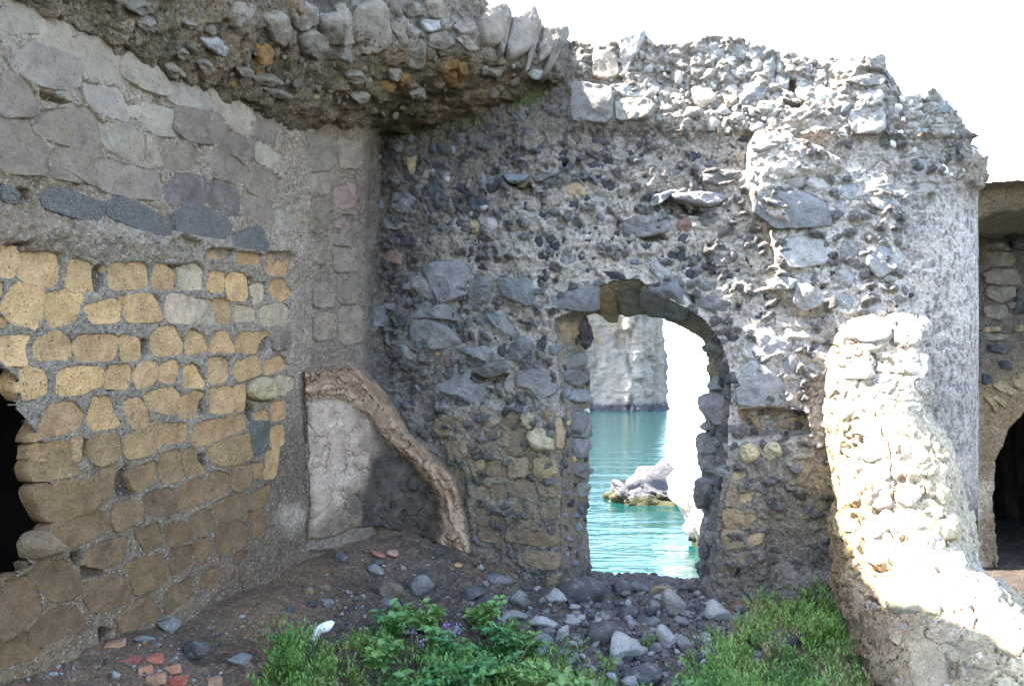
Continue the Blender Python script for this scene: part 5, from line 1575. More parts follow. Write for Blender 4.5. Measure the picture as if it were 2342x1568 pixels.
# distance to the line of the broken edge, and position along it
cp = resamp(np.c_[cl, wd], 120)
d2 = ((gf[:, None, :] - cp[None, :, :2]) ** 2).sum(-1); ix = d2.argmin(1)
dc = np.sqrt(d2[np.arange(len(gf)), ix]).reshape(gx_.shape); along = (ix / 119.0).reshape(gx_.shape); wl = cp[ix, 2].reshape(gx_.shape)
tanc = np.gradient(cp[:, :2], axis=0); tanc /= np.linalg.norm(tanc, axis=1, keepdims=True)
sgn = ((gf - cp[ix, :2]) * np.stack([tanc[ix, 1], -tanc[ix, 0]], 1)).sum(1).reshape(gx_.shape)
wv_ = 15 * fbm(Pp, 6, 5, 331)
rimw = sstep(wl * 1.05 + 4, wl * .55, dc + wv_)
strata = fbm(np.stack([along * 9, (sgn + wv_ * .5) / 9.0, 0 * along], -1), 1.0, 4, 332)
sdn = sdp + 9 * fbm(Pp, 8, 5, 311)
panelz = sdf_poly(gf, poly(0, "700,905,760,902,812,912,842,950,866,990,872,1030,850,1070,826,1120,790,1165,750,1200,706,1210")).reshape(gx_.shape) + 16 * fbm(Pp, 6, 4, 334)
pan = sstep(12, -12, panelz) * (1 - rimw)
lift = .035 + .085 * rimw * (1 - .35 * (dc / np.maximum(wl, 1)) ** 2) + .028 * rimw * strata + .025 * pan + .045 * fbm(Pp, 5, 4, 312) * (1 - .3 * pan) + .020 * fbm(Pp, 20, 4, 313) * (1 - .4 * pan) - .02 * sstep(.06, 0, np.abs(fbm(Pp, 5, 4, 318))) - .04 * rimw * sstep(.07, 0, np.abs(fbm(Pp, 9, 3, 305)))
lift = lift * sstep(2, -12, sdn) - .07 * sstep(-8, 4, sdn)
Pp[..., 1] -= lift
t_ = np.clip(strata * 1.1 + .5, 0, 1)[..., None]
rimc = (1 - t_) * np.array([.19, .12, .075]) + t_ * np.array([.40, .295, .215])
dirt = np.clip(sstep(-.1, .35, fbm(Pp, 5, 5, 315)) * .7 + sstep(-30, 0, panelz) * .6, 0, 1)[..., None]
panc = np.array([.37, .295, .25]) * (1 - dirt * .8) + np.array([.17, .135, .105]) * dirt * .8
wh = np.exp(-((gx_ - 795) / 28) ** 2 - ((gy_ - 1085) / 26) ** 2)[..., None]
panc = panc * (1 - .45 * wh) + .45 * wh * np.array([.50, .46, .42])
lowp = sstep(1120, 1190, gy_)[..., None] * (gx_ < 830)[..., None]
sootc = np.array([.085, .075, .068]) * (1 - lowp) + np.array([.19, .155, .125]) * lowp
sootc = sootc * (.8 + .6 * np.clip(fbm(Pp, 11, 4, 316), -.5, 1))[..., None]
pc = sootc * (1 - pan[..., None]) + panc * pan[..., None]
pc = pc * (1 - rimw[..., None]) + rimc * rimw[..., None]
so_ = np.array(shell.location)
inside = sdn < 3
fa = grid_faces(NYg, NXg, inside)
rim_f = rimw.ravel()[fa].mean(1) > .5
for nm_, fs in (('plaster_lip', fa[rim_f]), ('plaster_panel', fa[~rim_f])):
    link(nm_, mesh_np(nm_, Pp - so_, fs, M['layered'], col=pc), shell)

# ------------------------------------------------------------------ sea, cliff, rocks in the water
def mat_water():
    k = NT('sea_water')
    mp = k.n('ShaderNodeMapping'); k.l(k.pos, mp.inputs['Vector']); mp.inputs['Scale'].default_value = (.55, 1.5, 1)
    n1 = k.noise(.55, 4, .55, mp.outputs[0], .6); n2 = k.noise(2.6, 3, .5, mp.outputs[0], .4)
    hgt = k.math('ADD', k.math('MULTIPLY', n1, 1.0), k.math('MULTIPLY', n2, .22))
    c = k.mix(k.noise(.04, 3, .5), (.002, .026, .022), (.004, .036, .034))
    m = k.fin(c, .04, k.bump(hgt, .55, .16), .5)
    k.b.inputs['IOR'].default_value = 1.33
    return m
SEA = -1.9
sx = np.array([-3000, -400, -60, 0, 60, 400, 3000.]); sy = np.array([-50, 0, 20, 60, 200, 800, 5000.])
SX, SY = np.meshgrid(sx, sy)
link('sea', mesh_np('sea', np.stack([SX, SY, SX * 0 + SEA], -1), grid_faces(7, 7), mat_water(), smooth=False), kind='structure')

def mat_cliff():
    k = NT('sea_cliff_rock')
    sp = k.n('ShaderNodeSeparateXYZ'); k.l(k.pos, sp.inputs[0]); z = sp.outputs[2]
    mp = k.n('ShaderNodeMapping'); k.l(k.pos, mp.inputs['Vector']); mp.inputs['Scale'].default_value = (1, 1, .22)
    n1 = k.noise(.35, 7, .65, mp.outputs[0]); n2 = k.noise(1.6, 6, .7); n3 = k.noise(.12, 4, .6)
    c = k.mix(k.rng(n1, .32, .68), (.15, .115, .09), (.36, .31, .26))
    c = k.mix(k.rng(n2, .35, .7), c, (.25, .215, .18))
    c = k.mix(k.math('MULTIPLY', k.rng(n3, .52, .66), .5), c, (.32, .20, .12))
    gr = k.math('MULTIPLY', k.rng(n2, .56, .64), k.rng(z, 8, 12))
    c = k.mix(k.math('MULTIPLY', gr, .7), c, (.07, .13, .035))
    w = k.math('ADD', z, k.math('MULTIPLY', n1, 3.0))
    c = k.mix(k.rng(w, .4, 1.0, 1, 0), c, (.055, .05, .058))
    return k.fin(c, .95, k.bump(k.math('ADD', n1, n2), 1.0, .6))
path = resamp(np.array([(-70, 140), (-20, 134), (8, 131), (19, 131), (23.2, 135), (25, 150), (25, 175)], float), 330)
tz = np.linspace(0, 1, 170)[:, None]
nrmp = np.gradient(path, axis=0); nrmp /= np.linalg.norm(nrmp, axis=1, keepdims=True); nrmp = np.stack([nrmp[:, 1], -nrmp[:, 0]], 1)
topz = 21 + 2.5 * fbm(np.c_[path, path[:, 0] * 0], .08, 3, 401)
b = np.stack([path[:, 0] + 0 * tz, path[:, 1] + 0 * tz, -3 + (topz + 3)[None] * tz], -1)
dd = 1.6 * fbm(b * np.array([1, 1, .3]), .16, 5, 402) + .9 * fbm(b * np.array([1, 1, .25]), .7, 4, 403) + .5 * fbm(b, 1.3, 3, 404) - .8 * sstep(.08, 0, np.abs(fbm(b * np.array([1, 1, .35]), .3, 4, 405))) - 1.0 * tz ** 1.5 + .8 * np.exp(-(b[..., 2] + 2.5) ** 2 / 1.2) * 1
b[..., :2] += nrmp[None] * dd[..., None]
capb = np.stack([b[-1, :, 0] + 0 * path[:, 0] - 8, b[-1, :, 1] + 40, b[-1, :, 2] + 3], -1)[None]
b = np.concatenate([b, capb])
link('sea_cliff', mesh_np('sea_cliff', b, grid_faces(b.shape[0], 330), mat_cliff()), kind='structure')

def mat_searock(dark_h, pale, base=(.09, .085, .085)):
    k = NT('sea_rock_stone')
    sp = k.n('ShaderNodeSeparateXYZ'); k.l(k.pos, sp.inputs[0]); z = sp.outputs[2]
    n1 = k.noise(1.6, 7, .7); n2 = k.noise(8, 6, .7)
    c = k.mix(k.rng(n1, .35, .65), pale, tuple(.62 * v for v in pale))
    w = k.math('ADD', z, k.math('MULTIPLY', n1, .9))
    c = k.mix(k.rng(w, dark_h, dark_h + .35, 1, 0), c, base)
    c = k.mix(k.rng(w, -1.6 + .35, -1.6 + .5, 1, 0), c, (.05, .045, .02))
    return k.fin(c, .9, k.bump(k.math('ADD', n1, n2), 1.0, .12))
def big_rock(name, loc, sc, seed, mat, label, rot=0, npl=26):
    me = rock_mesh(name, seed, mat, sub=5, round_=0, npl=npl, rough=.2, cut=(.5, .85))
    co = np.empty(len(me.vertices) * 3, np.float32); me.vertices.foreach_get('co', co); co = co.reshape(-1, 3)
    w = co * np.array(sc); w += (co / np.linalg.norm(co, axis=1, keepdims=True)) * (.34 * min(sc) * fbm(w, 1.3, 6, seed, .6) - .25 * min(sc) * sstep(.12, 0, np.abs(fbm(w, 1.1, 4, seed + 5))) + .04 * fbm(w, 9, 3, seed + 8))[:, None] * 1.5
    me.vertices.foreach_set('co', w.astype(np.float32).ravel()); me.update()
    o = link(name, me, None, label=label, category='rock')
    o.location = loc; o.rotation_euler = (0, 0, rot)
    return o
big_rock('sea_rock', (4.75, 27.2, -1.8), (2.7, 1.5, 1.0), 503, mat_searock(-.05, (.22, .19, .16)), 'low dark rock with a pale top rising from the green water, seen through the doorway')
big_rock('sea_rock', (4.95, 19.2, -1.55), (1.4, 1.2, 2.3), 511, mat_searock(-5, (.55, .47, .40)), 'tall sunlit cream rock at the right edge of the view through the doorway')

# ------------------------------------------------------------------ far bay at the right: shaded masonry, roof slab, arch over a dark passage
FY = 9.0
bay = root_empty('arched_bay', (5.4, 9.0, -.3), 'shaded masonry bay with a tuff arch over a dark passage at the right edge', 'building')
def fgrid(name, x0, x1, y0, y1, depth, n0, n1, cfun, dfun, mat, keepf=None):
    gx_, gy_ = np.meshgrid(np.linspace(x0, x1, n1), np.linspace(y0, y1, n0))
    Pq = np.array([0, 0, EYE]) + ray(np.stack([gx_, gy_], -1)) * depth
    Pq[..., 1] -= dfun(Pq, gx_, gy_)
    kp = None if keepf is None else keepf(gx_, gy_)
    me = mesh_np(name, Pq - np.array(bay.location), grid_faces(n0, n1, kp), mat, col=cfun(Pq, gx_, gy_))
    return link(name, me, bay), Pq, kp
ARCH = np.array([(2300, 1700), (2286, 1300), (2268, 1150), (2276, 1050), (2304, 985), (2345, 935), (2400, 915), (2470, 900), (2560, 930), (2620, 1000), (2640, 1700)], float)
o1, Pq, kp = fgrid('bay_wall', 2130, 2750, 430, 1600, FY, 330, 210,
    lambda P, x, y: blend_cols(np.stack([x, y], -1), [(2260, 560, 50, (.15, .125, .105)), (2330, 560, 60, (.10, .095, .095)), (2290, 720, 60, (.15, .125, .10)), (2290, 820, 50, (.12, .115, .115)), (2260, 920, 50, (.30, .20, .115)), (2330, 880, 50, (.30, .21, .12)),
        (2210, 1000, 40, (.33, .26, .18)), (2220, 1150, 40, (.48, .40, .30)), (2275, 1050, 25, (.26, .18, .12)), (2280, 1200, 25, (.20, .145, .10))], (8 * fbm(P, 2, 3, 601), 8 * fbm(P, 2, 3, 602))),
    lambda P, x, y: .05 * fbm(P, 3, 4, 603) + .02 * fbm(P, 14, 3, 604) + .04 * np.abs(fbm(P, 7, 3, 605)), M['mortar'], lambda x, y: sdf_poly(np.stack([x, y], -1).reshape(-1, 2), ARCH).reshape(x.shape) > -2)
o1.name = 'masonry_face'
reg_surface('F', Pq, bay, keep=kp, step=4)
# passage: reveal swept back from the arch
A3 = resamp(np.array([0, 0, EYE]) + ray(ARCH) * FY, 200)
cenF = A3.mean(0)
rows = []
for i in range(46):
    f = i / 45
    q = A3 + np.array([.75 * f * 0 + .28 * f, 3.4 * f, 0]) 
    ow = (A3 - cenF); ow /= np.linalg.norm(ow, axis=1, keepdims=True)
    q = q + ow * (.05 * fbm(q, 3, 4, 611) + .02 * fbm(q * np.array([1, 1, .3]), 16, 3, 612) + .03 * (f == 0))[:, None]
    rows.append(q)
Pq = np.array(rows)
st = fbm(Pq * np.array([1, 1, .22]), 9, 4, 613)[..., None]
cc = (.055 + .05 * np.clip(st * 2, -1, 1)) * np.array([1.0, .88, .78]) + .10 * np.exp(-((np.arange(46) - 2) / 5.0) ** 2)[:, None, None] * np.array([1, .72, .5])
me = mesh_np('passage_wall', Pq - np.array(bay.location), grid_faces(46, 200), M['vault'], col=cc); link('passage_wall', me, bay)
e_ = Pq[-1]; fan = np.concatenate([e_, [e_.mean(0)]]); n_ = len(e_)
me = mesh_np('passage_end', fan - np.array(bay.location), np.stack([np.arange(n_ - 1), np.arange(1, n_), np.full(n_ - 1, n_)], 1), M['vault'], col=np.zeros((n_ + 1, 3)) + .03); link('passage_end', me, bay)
# roof slab: a broken vault crown resting on the wall and the bay
slab = root_empty('roof_slab', (5.0, 8.2, 3.2), 'thin broken roof slab bridging the rounded wall and the far bay at the right edge', 'roof')
xs = np.linspace(3.55, 7.4, 230); ys = np.linspace(7.35, 9.5, 130)
XX, YY = np.meshgrid(xs, ys)
b0 = np.stack([XX, YY, XX * 0], -1)
ed = sstep(0, .25, YY - 7.55 - .12 * fbm(b0, 2.2, 4, 621))
zt_ = 3.50 + .20 * np.exp(-((XX - 3.6) / .35) ** 2) + .05 * fbm(b0, 3, 4, 622) + .02 * fbm(b0, 14, 3, 623) - .08 * (XX - 4) * .5
zb_ = 3.13 + .045 * fbm(b0, 3, 4, 624) + .02 * fbm(b0, 16, 3, 625) + .45 * np.exp(-((XX - 3.5) / .4) ** 2) * -1
mid = (zt_ + zb_) / 2
top = np.stack([XX, YY, mid + (zt_ - mid) * np.sqrt(ed + 1e-6)], -1); bot = np.stack([XX, YY, mid + (zb_ - mid) * np.sqrt(ed + 1e-6)], -1)
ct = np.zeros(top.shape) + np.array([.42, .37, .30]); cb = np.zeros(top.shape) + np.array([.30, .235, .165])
link('slab_top', mesh_np('slab_top', top - np.array(slab.location), grid_faces(130, 230), M['pier'], col=ct), slab)
link('slab_underside', mesh_np('slab_underside', bot - np.array(slab.location), grid_faces(130, 230, flip=True), M['mortar'], col=cb), slab)
FAR = """
10:G:1285,1150,1340,1130,1370,1170,1310,1190
10:Q:1380,1160,1410,1150,1415,1185,1390,1190
10:Q:1420,1130,1460,1150,1450,1185,1425,1180
10:G:1290,1220,1400,1195,1450,1250,1430,1290,1310,1295
10:G:1300,1350,1380,1310,1470,1360,1450,1380
10:G:1295,1430,1320,1390,1480,1390,1500,1450,1470,1480,1310,1480
10:k:1470,1230,1568,1200,1640,1300,1568,1380,1480,1370
10:k:1450,1180,1500,1170,1520,1210,1460,1220
11:G:1290,90,1350,60,1510,60,1540,160,1310,160
11:G:1300,180,1500,175,1520,240,1400,280,1310,240
11:G:1300,300,1440,290,1470,360,1400,390,1300,370
11:k:1520,180,1600,200,1600,360,1490,340
11:G:1440,280,1510,275,1510,310,1460,320
11:t:1300,440,1410,435,1410,465,1300,470
11:t:1500,430,1560,415,1560,465,1500,465
11:G:1290,480,1450,480,1450,520,1300,525
11:k:1330,550,1430,555,1500,580,1440,620,1340,600
11:k:1290,730,1340,740,1370,790,1300,820
11:k:1390,650,1470,660,1500,720,1420,710
11:t:1360,820,1400,790,1450,800,1520,860,1490,890,1400,850
11:t:1480,770,1568,730,1640,740,1640,800,1568,830,1520,830
11:t:1360,900,1380,880,1450,930,1430,960
11:t:1290,870,1340,870,1400,950,1380,1000
11:t:1230,1050,1290,1030,1300,1070,1240,1080
11:t:1140,940,1210,900,1190,970,1150,980
11:P:1110,1010,1180,990,1180,1020,1110,1030
11:P:1060,1180,1130,1170,1130,1220,1060,1225
11:P:1080,1270,1240,1260,1240,1330,1090,1335
11:P:1090,1360,1200,1350,1250,1390,1240,1450,1100,1450
12:P:1110,290,1270,280,1270,310,1120,320
12:P:1150,340,1270,335,1270,400,1190,400
12:P:1150,420,1270,415,1270,460,1160,455
12:P:1170,480,1260,475,1260,560,1180,565
12:P:1180,620,1280,620,1280,680,1190,670
"""
KB['G'] = ((.185, .155, .125), 'grey', .05, 4)
for l in FAR.strip().splitlines():
    c, k, s = l.split(':')
    seat(int(c), k, poly(int(c), s), ('F',), 1.05)

# ------------------------------------------------------------------ loose stones on the ground: each one its own thing
LOOSE = """
7:D:30,840,350,1050:large charcoal boulder at the left foot of the doorway
7:D:330,870,465,985:dark brown upright stone on the left of the doorway sill
7:G:470,900,600,970:flat grey stone in the middle of the doorway sill
7:T:590,905,750,970:flat tan stone on the doorway sill
7:D:760,900,900,960:dark flat stone at the right end of the doorway sill
7:P:665,965,830,1140:pale jagged lump just in front of the doorway
7:P:940,1030,1150,1180:pale slab leaning below the right side of the doorway
7:D:370,1050,500,1140:dark pyramid-shaped stone below the doorway sill
7:D:170,1150,430,1330:big dark brown stone left of the rubble heap
7:P:305,1245,560,1420:largest pale block lying in the front of the rubble heap
7:P:630,1190,760,1350:pale knobbly lump in the middle of the rubble heap
7:G:760,1240,880,1350:grey rounded rock right of the pale knobbly lump
7:G:930,1300,1090,1400:grey rock at the right front of the rubble heap
7:P:1195,1105,1340,1200:whitish crumbly stone among the small plants
7:P:1310,1160,1450,1230:flat pale stone half covered by fine green plants
7:D:1330,1195,1610,1360:broad dark stone surrounded by green plants
7:D:455,1410,720,1600:dark rock at the bottom edge between two green clumps
7:P:440,1130,510,1200:small whitish block above the rubble heap
7:G:540,1210,640,1290:brownish grey stone in the middle of the heap
7:G:590,1290,700,1380:grey stone under the pale knobbly lump
7:D:860,1360,960,1420:dark stone in the hollow of the rubble heap
7:G:1000,1400,1110,1480:grey stone at the lower right of the heap
7:P:770,1400,820,1450:small pale grey cube-like stone near the plants
7:G:590,1010,690,1090:dull brown stone on the slope below the sill
7:D:560,1040,660,1120:dark slab on the slope below the sill
7:G:0,960,70,1030:light grey stone beside the large charcoal boulder
7:P:40,1100,155,1180:pale beige lump below the large charcoal boulder
7:G:1130,1090,1200,1150:small brownish stone behind the whitish crumbly one
7:D:880,1150,1000,1240:dark grey stone right of the heap's crest
7:G:750,1120,860,1190:slate grey stone on the heap's crest
6:D:598,688,700,765:black lava cobble on the brown slope in the corner
6:D:1228,680,1330,725:flat black stone at the foot of the plaster lip
6:G:830,785,950,860:rough grey cobble below the red tile pieces
6:G:1065,850,1235,1000:grey faceted boulder set in the bank
6:D:1400,910,1600,1020:dark boulder on the bank left of the doorway
6:G:1620,840,1790,935:bluish boulder against the foot of the doorway wall
6:G:1760,940,1890,1075:mossy brown boulder near the bank's right end
6:D:1535,980,1700,1095:greenish dark boulder in front of the bank
6:D:1690,950,1750,1030:small black stone wedged between two boulders
6:G:890,1000,1060,1085:crumbly grey block under the dark hollow of the bank
6:B:900,880,1060,1020:square-edged brown block over the dark hollow
6:D:295,1030,365,1098:black cube-like stone on the brown sand
6:D:425,1010,505,1062:rounded black stone beside the black cube-like one
6:G:510,1005,600,1075:speckled grey stone right of two black stones
6:P:2000,950,2150,1045:whitish stone at the left foot of the doorway
6:P:1460,1092,1590,1165:long pale stone at the upper edge of the green clump
6:P:1710,1085,1895,1145:flat pale slab behind the green clump
6:P:1890,1130,2085,1200:wide pale stone right of the dry leaf
6:P:2070,1185,2150,1275:upright whitish stone near the twig
6:P:2120,1120,2247,1185:pale rounded stone left of the rubble heap
6:G:1900,1230,2060,1330:dark grey rounded rock behind the twig
6:T:500,900,600,955:small tan stone half buried in the sand
6:T:410,920,480,975:tan lump half buried left of the small tan stone
6:D:840,740,950,790:flat black stone behind the rough grey cobble
6:P:1050,780,1085,815:white chip on the dark gravel
6:P:1550,778,1595,818:white chip at the foot of the tuff blocks
3:D:1150,1275,1355,1415:dark rounded boulder near the red bricks
3:G:1020,1130,1170,1230:grey layered lump at the foot of the tuff wall
3:P:695,1465,770,1520:small pale stone left of the red bricks
3:G:880,1240,1000,1290:dark crumbly stone above the red bricks
3:G:1480,1360,1640,1450:dark lump on the edge of the bank
12:D:1480,1000,1568,1080:dark stone on the floor of the far passage
"""
V_L = {'P': [rock_mesh('loose_rock', 700 + i, M['grey'], sub=3, round_=.0, npl=18, rough=.12, cut=(.4, .8)) for i in range(6)],
       'G': [rock_mesh('loose_rock', 720 + i, M['basalt'], sub=3, round_=.0, npl=16, rough=.08, cut=(.4, .8)) for i in range(5)],
       'D': [rock_mesh('loose_rock', 740 + i, M['basalt'], sub=3, round_=.0, npl=15, rough=.06, cut=(.4, .8)) for i in range(5)],
       'T': [rock_mesh('loose_rock', 760 + i, M['tuff'], sub=3, round_=.15, npl=12, rough=.08, cut=(.45,.85)) for i in range(3)],
       'B': [rock_mesh('loose_rock', 770, M['grey'], sub=3, round_=.1, npl=9, rough=.06)]}
LC = {'P': (.29, .27, .245), 'G': (.165, .155, .145), 'D': (.062, .058, .056), 'T': (.22, .155, .09), 'B': (.17, .135, .10)}
rl = random.Random(77)
def ground_hit(dx_, dy_):
    hh_ = cast(np.array([dx_, dy_], float), ('G',))
    return None if hh_ is None else hh_[0]
for l in LOOSE.strip().splitlines():
    c, k, s, lab = l.split(':')
    bb = poly(int(c), s); (x0, y0), (x1, y1) = bb
    g = ground_hit((x0 + x1) / 2, y1 - (y1 - y0) * .12)
    if g is None: continue
    w = (x1 - x0) / FPX * g[1]; hh_ = (y1 - y0) / FPX * g[1]
    me = rl.choice(V_L[k]); co = np.empty(len(me.vertices) * 3, np.float32); me.vertices.foreach_get('co', co); co = co.reshape(-1, 3)
    ex = (co.max(0) - co.min(0))
    dp = min(w, hh_ * 1.6) * .85
    o = link('loose_rock', me, None, tuple(np.array(LC[k]) * rl.uniform(.85, 1.2)), label=lab, category='rock', group='loose stones on the ground')
    o.scale = (w / ex[0] * 1.03, dp / ex[1], hh_ * 1.05 / ex[2])
    o.rotation_euler = (rl.uniform(-.12, .12), rl.uniform(-.15, .15), rl.uniform(-.35, .35))
    o.location = (g[0], g[1] + dp * .35, g[2] + hh_ * .33)
# small gravel and rubble between them: past counting
def gravel(region, n, r0, r1, seed, mats=('D', 'G', 'P')):
    rr = random.Random(seed); lo, hi = region.min(0), region.max(0); out = {}
    c_ = 0
    while c_ < n:
        q = np.array([rr.uniform(lo[0], hi[0]), rr.uniform(lo[1], hi[1])])
        if sdf_poly(q[None], region)[0] > 0: continue
        c_ += 1
        g = ground_hit(*q)
        if g is None: continue
        rad = r0 * (r1 / r0) ** (rr.random() ** 2.2)
        k = rr.choice(mats)
        T = Matrix.Translation(Vector((g[0], g[1], g[2] + rad * .25))) @ Matrix.Rotation(rr.uniform(0, 6.3), 4, 'Z') @ Matrix.Rotation(rr.uniform(-.6, .6), 4, 'X') @ Matrix.Diagonal((rad * rr.uniform(.9, 1.4), rad * rr.uniform(.7, 1.1), rad * rr.uniform(.5, .9), 1))
        out.setdefault(k, []).append(T)
    return out
GR = {}
for rg, n, a, b_, sd, ms in ((np.array([(1100, 1330), (1300, 1340), (1620, 1350), (1760, 1420), (1720, 1568), (1250, 1568), (1050, 1430)], float), 1100, .010, .065, 1, 'DDDGGGP'),
                      (np.array([(640, 1400), (760, 1260), (1000, 1260), (1280, 1340), (1200, 1420), (860, 1440)], float), 420, .006, .026, 2, 'DDDGP'),
                      (np.array([(0, 1568), (250, 1480), (620, 1380), (860, 1440), (640, 1568)], float), 330, .006, .024, 3, 'DDGTP'),
                      (np.array([(1620, 1370), (1900, 1400), (1980, 1568), (1600, 1568)], float), 160, .008, .035, 4, 'DGP')):
    for k, L in gravel(rg, n, a, b_, sd, ms).items(): GR.setdefault(k, []).extend(L)
for k, L in GR.items():
    src = [rock_mesh('gravel', 800 + i, None, sub=2, round_=.0, npl=9, rough=.08, cut=(.4,.8)) for i in range(4)]
    Vs, Fs, off = [], [], 0
    for i, T in enumerate(L):
        me = src[i % 4]; v = np.empty(len(me.vertices) * 3, np.float32); me.vertices.foreach_get('co', v); v = v.reshape(-1, 3)
        Mx = np.array(T); v = v @ Mx[:3, :3].T + Mx[:3, 3]; f = np.empty(len(me.polygons) * 3, np.int32); me.polygons.foreach_get('vertices', f)
        Vs.append(v); Fs.append(f.reshape(-1, 3) + off); off += len(v)
    o = link('gravel', mesh_np('gravel', np.concatenate(Vs), np.concatenate(Fs), M['grey'] if k == 'P' else M['basalt'], smooth=False), None, LC[k])
    o['kind'] = 'stuff'; o['label'] = {'D': 'black lava gravel strewn over the ground', 'G': 'grey gravel strewn over the ground', 'P': 'pale mortar crumbs strewn over the ground', 'T': 'tan crumbs near the left wall'}[k]

# bricks
BR = [("680,1260,800,1315", (.42, .20, .115), 'thin orange brick sliver lying at the foot of the tuff wall', .5), ("770,1375,895,1418", (.27, .085, .06), 'dusty dark red brick piece, leftmost of the brick pile', -.2),
      ("955,1330,1052,1412", (.36, .115, .07), 'red brick piece at the top of the brick pile', .5), ("1070,1400,1162,1482", (.44, .21, .12), 'orange brick on the right of the pile with a dusty top', -.15),
      ("900,1410,985,1490", (.44, .20, .115), 'orange brick piece in the middle of the pile', .7), ("945,1450,1068,1545", (.40, .20, .12), 'orange brick tilted at the front of the pile', .6),
      ("1065,1485,1197,1565", (.36, .085, .055), 'bright red brick at the very front of the pile', -.1), ("1345,1470,1438,1568", (.38, .20, .11), 'long orange brick standing half buried at the bottom edge', .9)]
for s, c, lab, rz in BR:
    bb = poly(3, s); (x0, y0), (x1, y1) = bb
    g = ground_hit((x0 + x1) / 2, y1)
    if g is None: continue
    w = (x1 - x0) / FPX * g[1]; hh_ = max((y1 - y0) / FPX * g[1] * .62, .022)
    bm = bmesh.new(); bmesh.ops.create_cube(bm, size=1.0); bmesh.ops.bevel(bm, geom=bm.edges[:], offset=.06, segments=2, affect='EDGES')
    bmesh.ops.subdivide_edges(bm, edges=bm.edges[:], cuts=1)
    for v in bm.verts:
        nz_ = fbm(np.array([[v.co.x * 2 + x0, v.co.y * 2, v.co.z * 2]]), 1.5, 3, 5)[0]
        v.co *= 1 + .10 * float(nz_)
    me = bpy.data.meshes.new('brick_piece'); bm.to_mesh(me); bm.free(); me.materials.append(M['brick'])
    o = link('brick_piece', me, None, c, label=lab, category='brick', group='broken bricks at the foot of the left wall')
    w *= 1.08; hh_ *= 1.1; o.scale = (w * .95, w * .6, hh_); o.rotation_euler = (rl.uniform(-.2, .2), rl.uniform(-.25, .1), rz * .6); o.location = (g[0], g[1] + w * .25, g[2] + hh_ * .22)
# red tile slivers on the slope
for i, (s, lab) in enumerate((("855,690,970,755", 'flat red tile fragment lying on the gravel, left of two'), ("940,680,1050,740", 'pinkish tile fragment overlapping the red one'), ("830,560,885,605", 'small round red tile chip on the sand'), ("1385,775,1455,810", 'orange tile chip at the foot of the tuff pier'))):
    bb = poly(6, s); (x0, y0), (x1, y1) = bb; g = ground_hit((x0 + x1) / 2, (y0 + y1) / 2)
    w = (x1 - x0) / FPX * g[1]
    me = rock_mesh('tile_fragment', 850 + i, M['brick'], sub=2, round_=.05, npl=9, rough=.03)
    o = link('tile_fragment', me, None, [(.32, .13, .09), (.40, .23, .18), (.33, .12, .07), (.42, .24, .12)][i], label=lab, category='tile fragment')
    o.scale = (w * .55, w * .4, .02); o.rotation_euler = (.25, .2, [.3, -.2, .1, .2][i]); o.location = (g[0], g[1], g[2] + .015)
# white weathered piece
bb = poly(6, "440,1170,605,1285"); g = ground_hit(bb[:, 0].mean(), bb[1, 1])
w = (bb[1, 0] - bb[0, 0]) / FPX * g[1]
v, f = ICO[4]
q = v * np.array([.56, .22, .24]); q[:, 2] += .28 * (q[:, 0] / .56) * .5 - .22 * (q[:, 0] * 1.6) ** 2 * (q[:, 0] < 0); q[:, 2] -= .10 * np.exp(-((q[:, 0] + .05) / .16) ** 2) * (v[:, 2] < 0) * -1
q += v * (.07 * fbm(v, 3, 4, 901))[:, None]
o = link('white_stone', mesh_np('white_stone', q, f, M['white']), None, (.82, .80, .77), label='bright white curved piece of weathered stone lying on the dark bank', category='stone')
o.scale = (w * .95,) * 3; o.location = (g[0], g[1] + .05, g[2] + .065); o.rotation_euler = (0, -.28, .1)

# ------------------------------------------------------------------ plants
def mat_leaf(name, base, tip, rough=.55):
    k = NT(name)
    r = k.n('ShaderNodeObjectInfo').outputs['Random']
    n = k.noise(6, 3, .5); n2 = k.noise(40, 3, .5)
    c = k.mix(k.rng(k.noise(1.6, 3, .5), .4, .6), k.mix(k.rng(n, .35, .65), base, tip), k.mix(.5, tip, (.22, .26, .05)))
    c = k.mix(1.0, c, k.mix(n2, (.7, .7, .7), (1.3, 1.3, 1.3)), 'MULTIPLY')
    m = k.fin(c, rough, None, .4)
    tr = k.n('ShaderNodeBsdfTranslucent'); k.l(c, tr.inputs[0])
    mx = k.n('ShaderNodeMixShader'); mx.inputs[0].default_value = .3
    k.l(k.b.outputs[0], mx.inputs[1]); k.l(tr.outputs[0], mx.inputs[2]); k.l(mx.outputs[0], k.out.inputs[0])
    return m
M['fine'] = mat_leaf('fine_leaf_green', (.065, .16, .035), (.19, .34, .08))
M['broad'] = mat_leaf('broad_leaf_green', (.06, .17, .05), (.13, .30, .10))
M['stem'] = mat_leaf('stem_green', (.05, .09, .03), (.10, .14, .06))
M['straw'] = mat_leaf('dry_stem', (.20, .14, .08), (.30, .22, .14))
M['violet'] = mat_leaf('violet_petal', (.30, .12, .42), (.42, .22, .55))

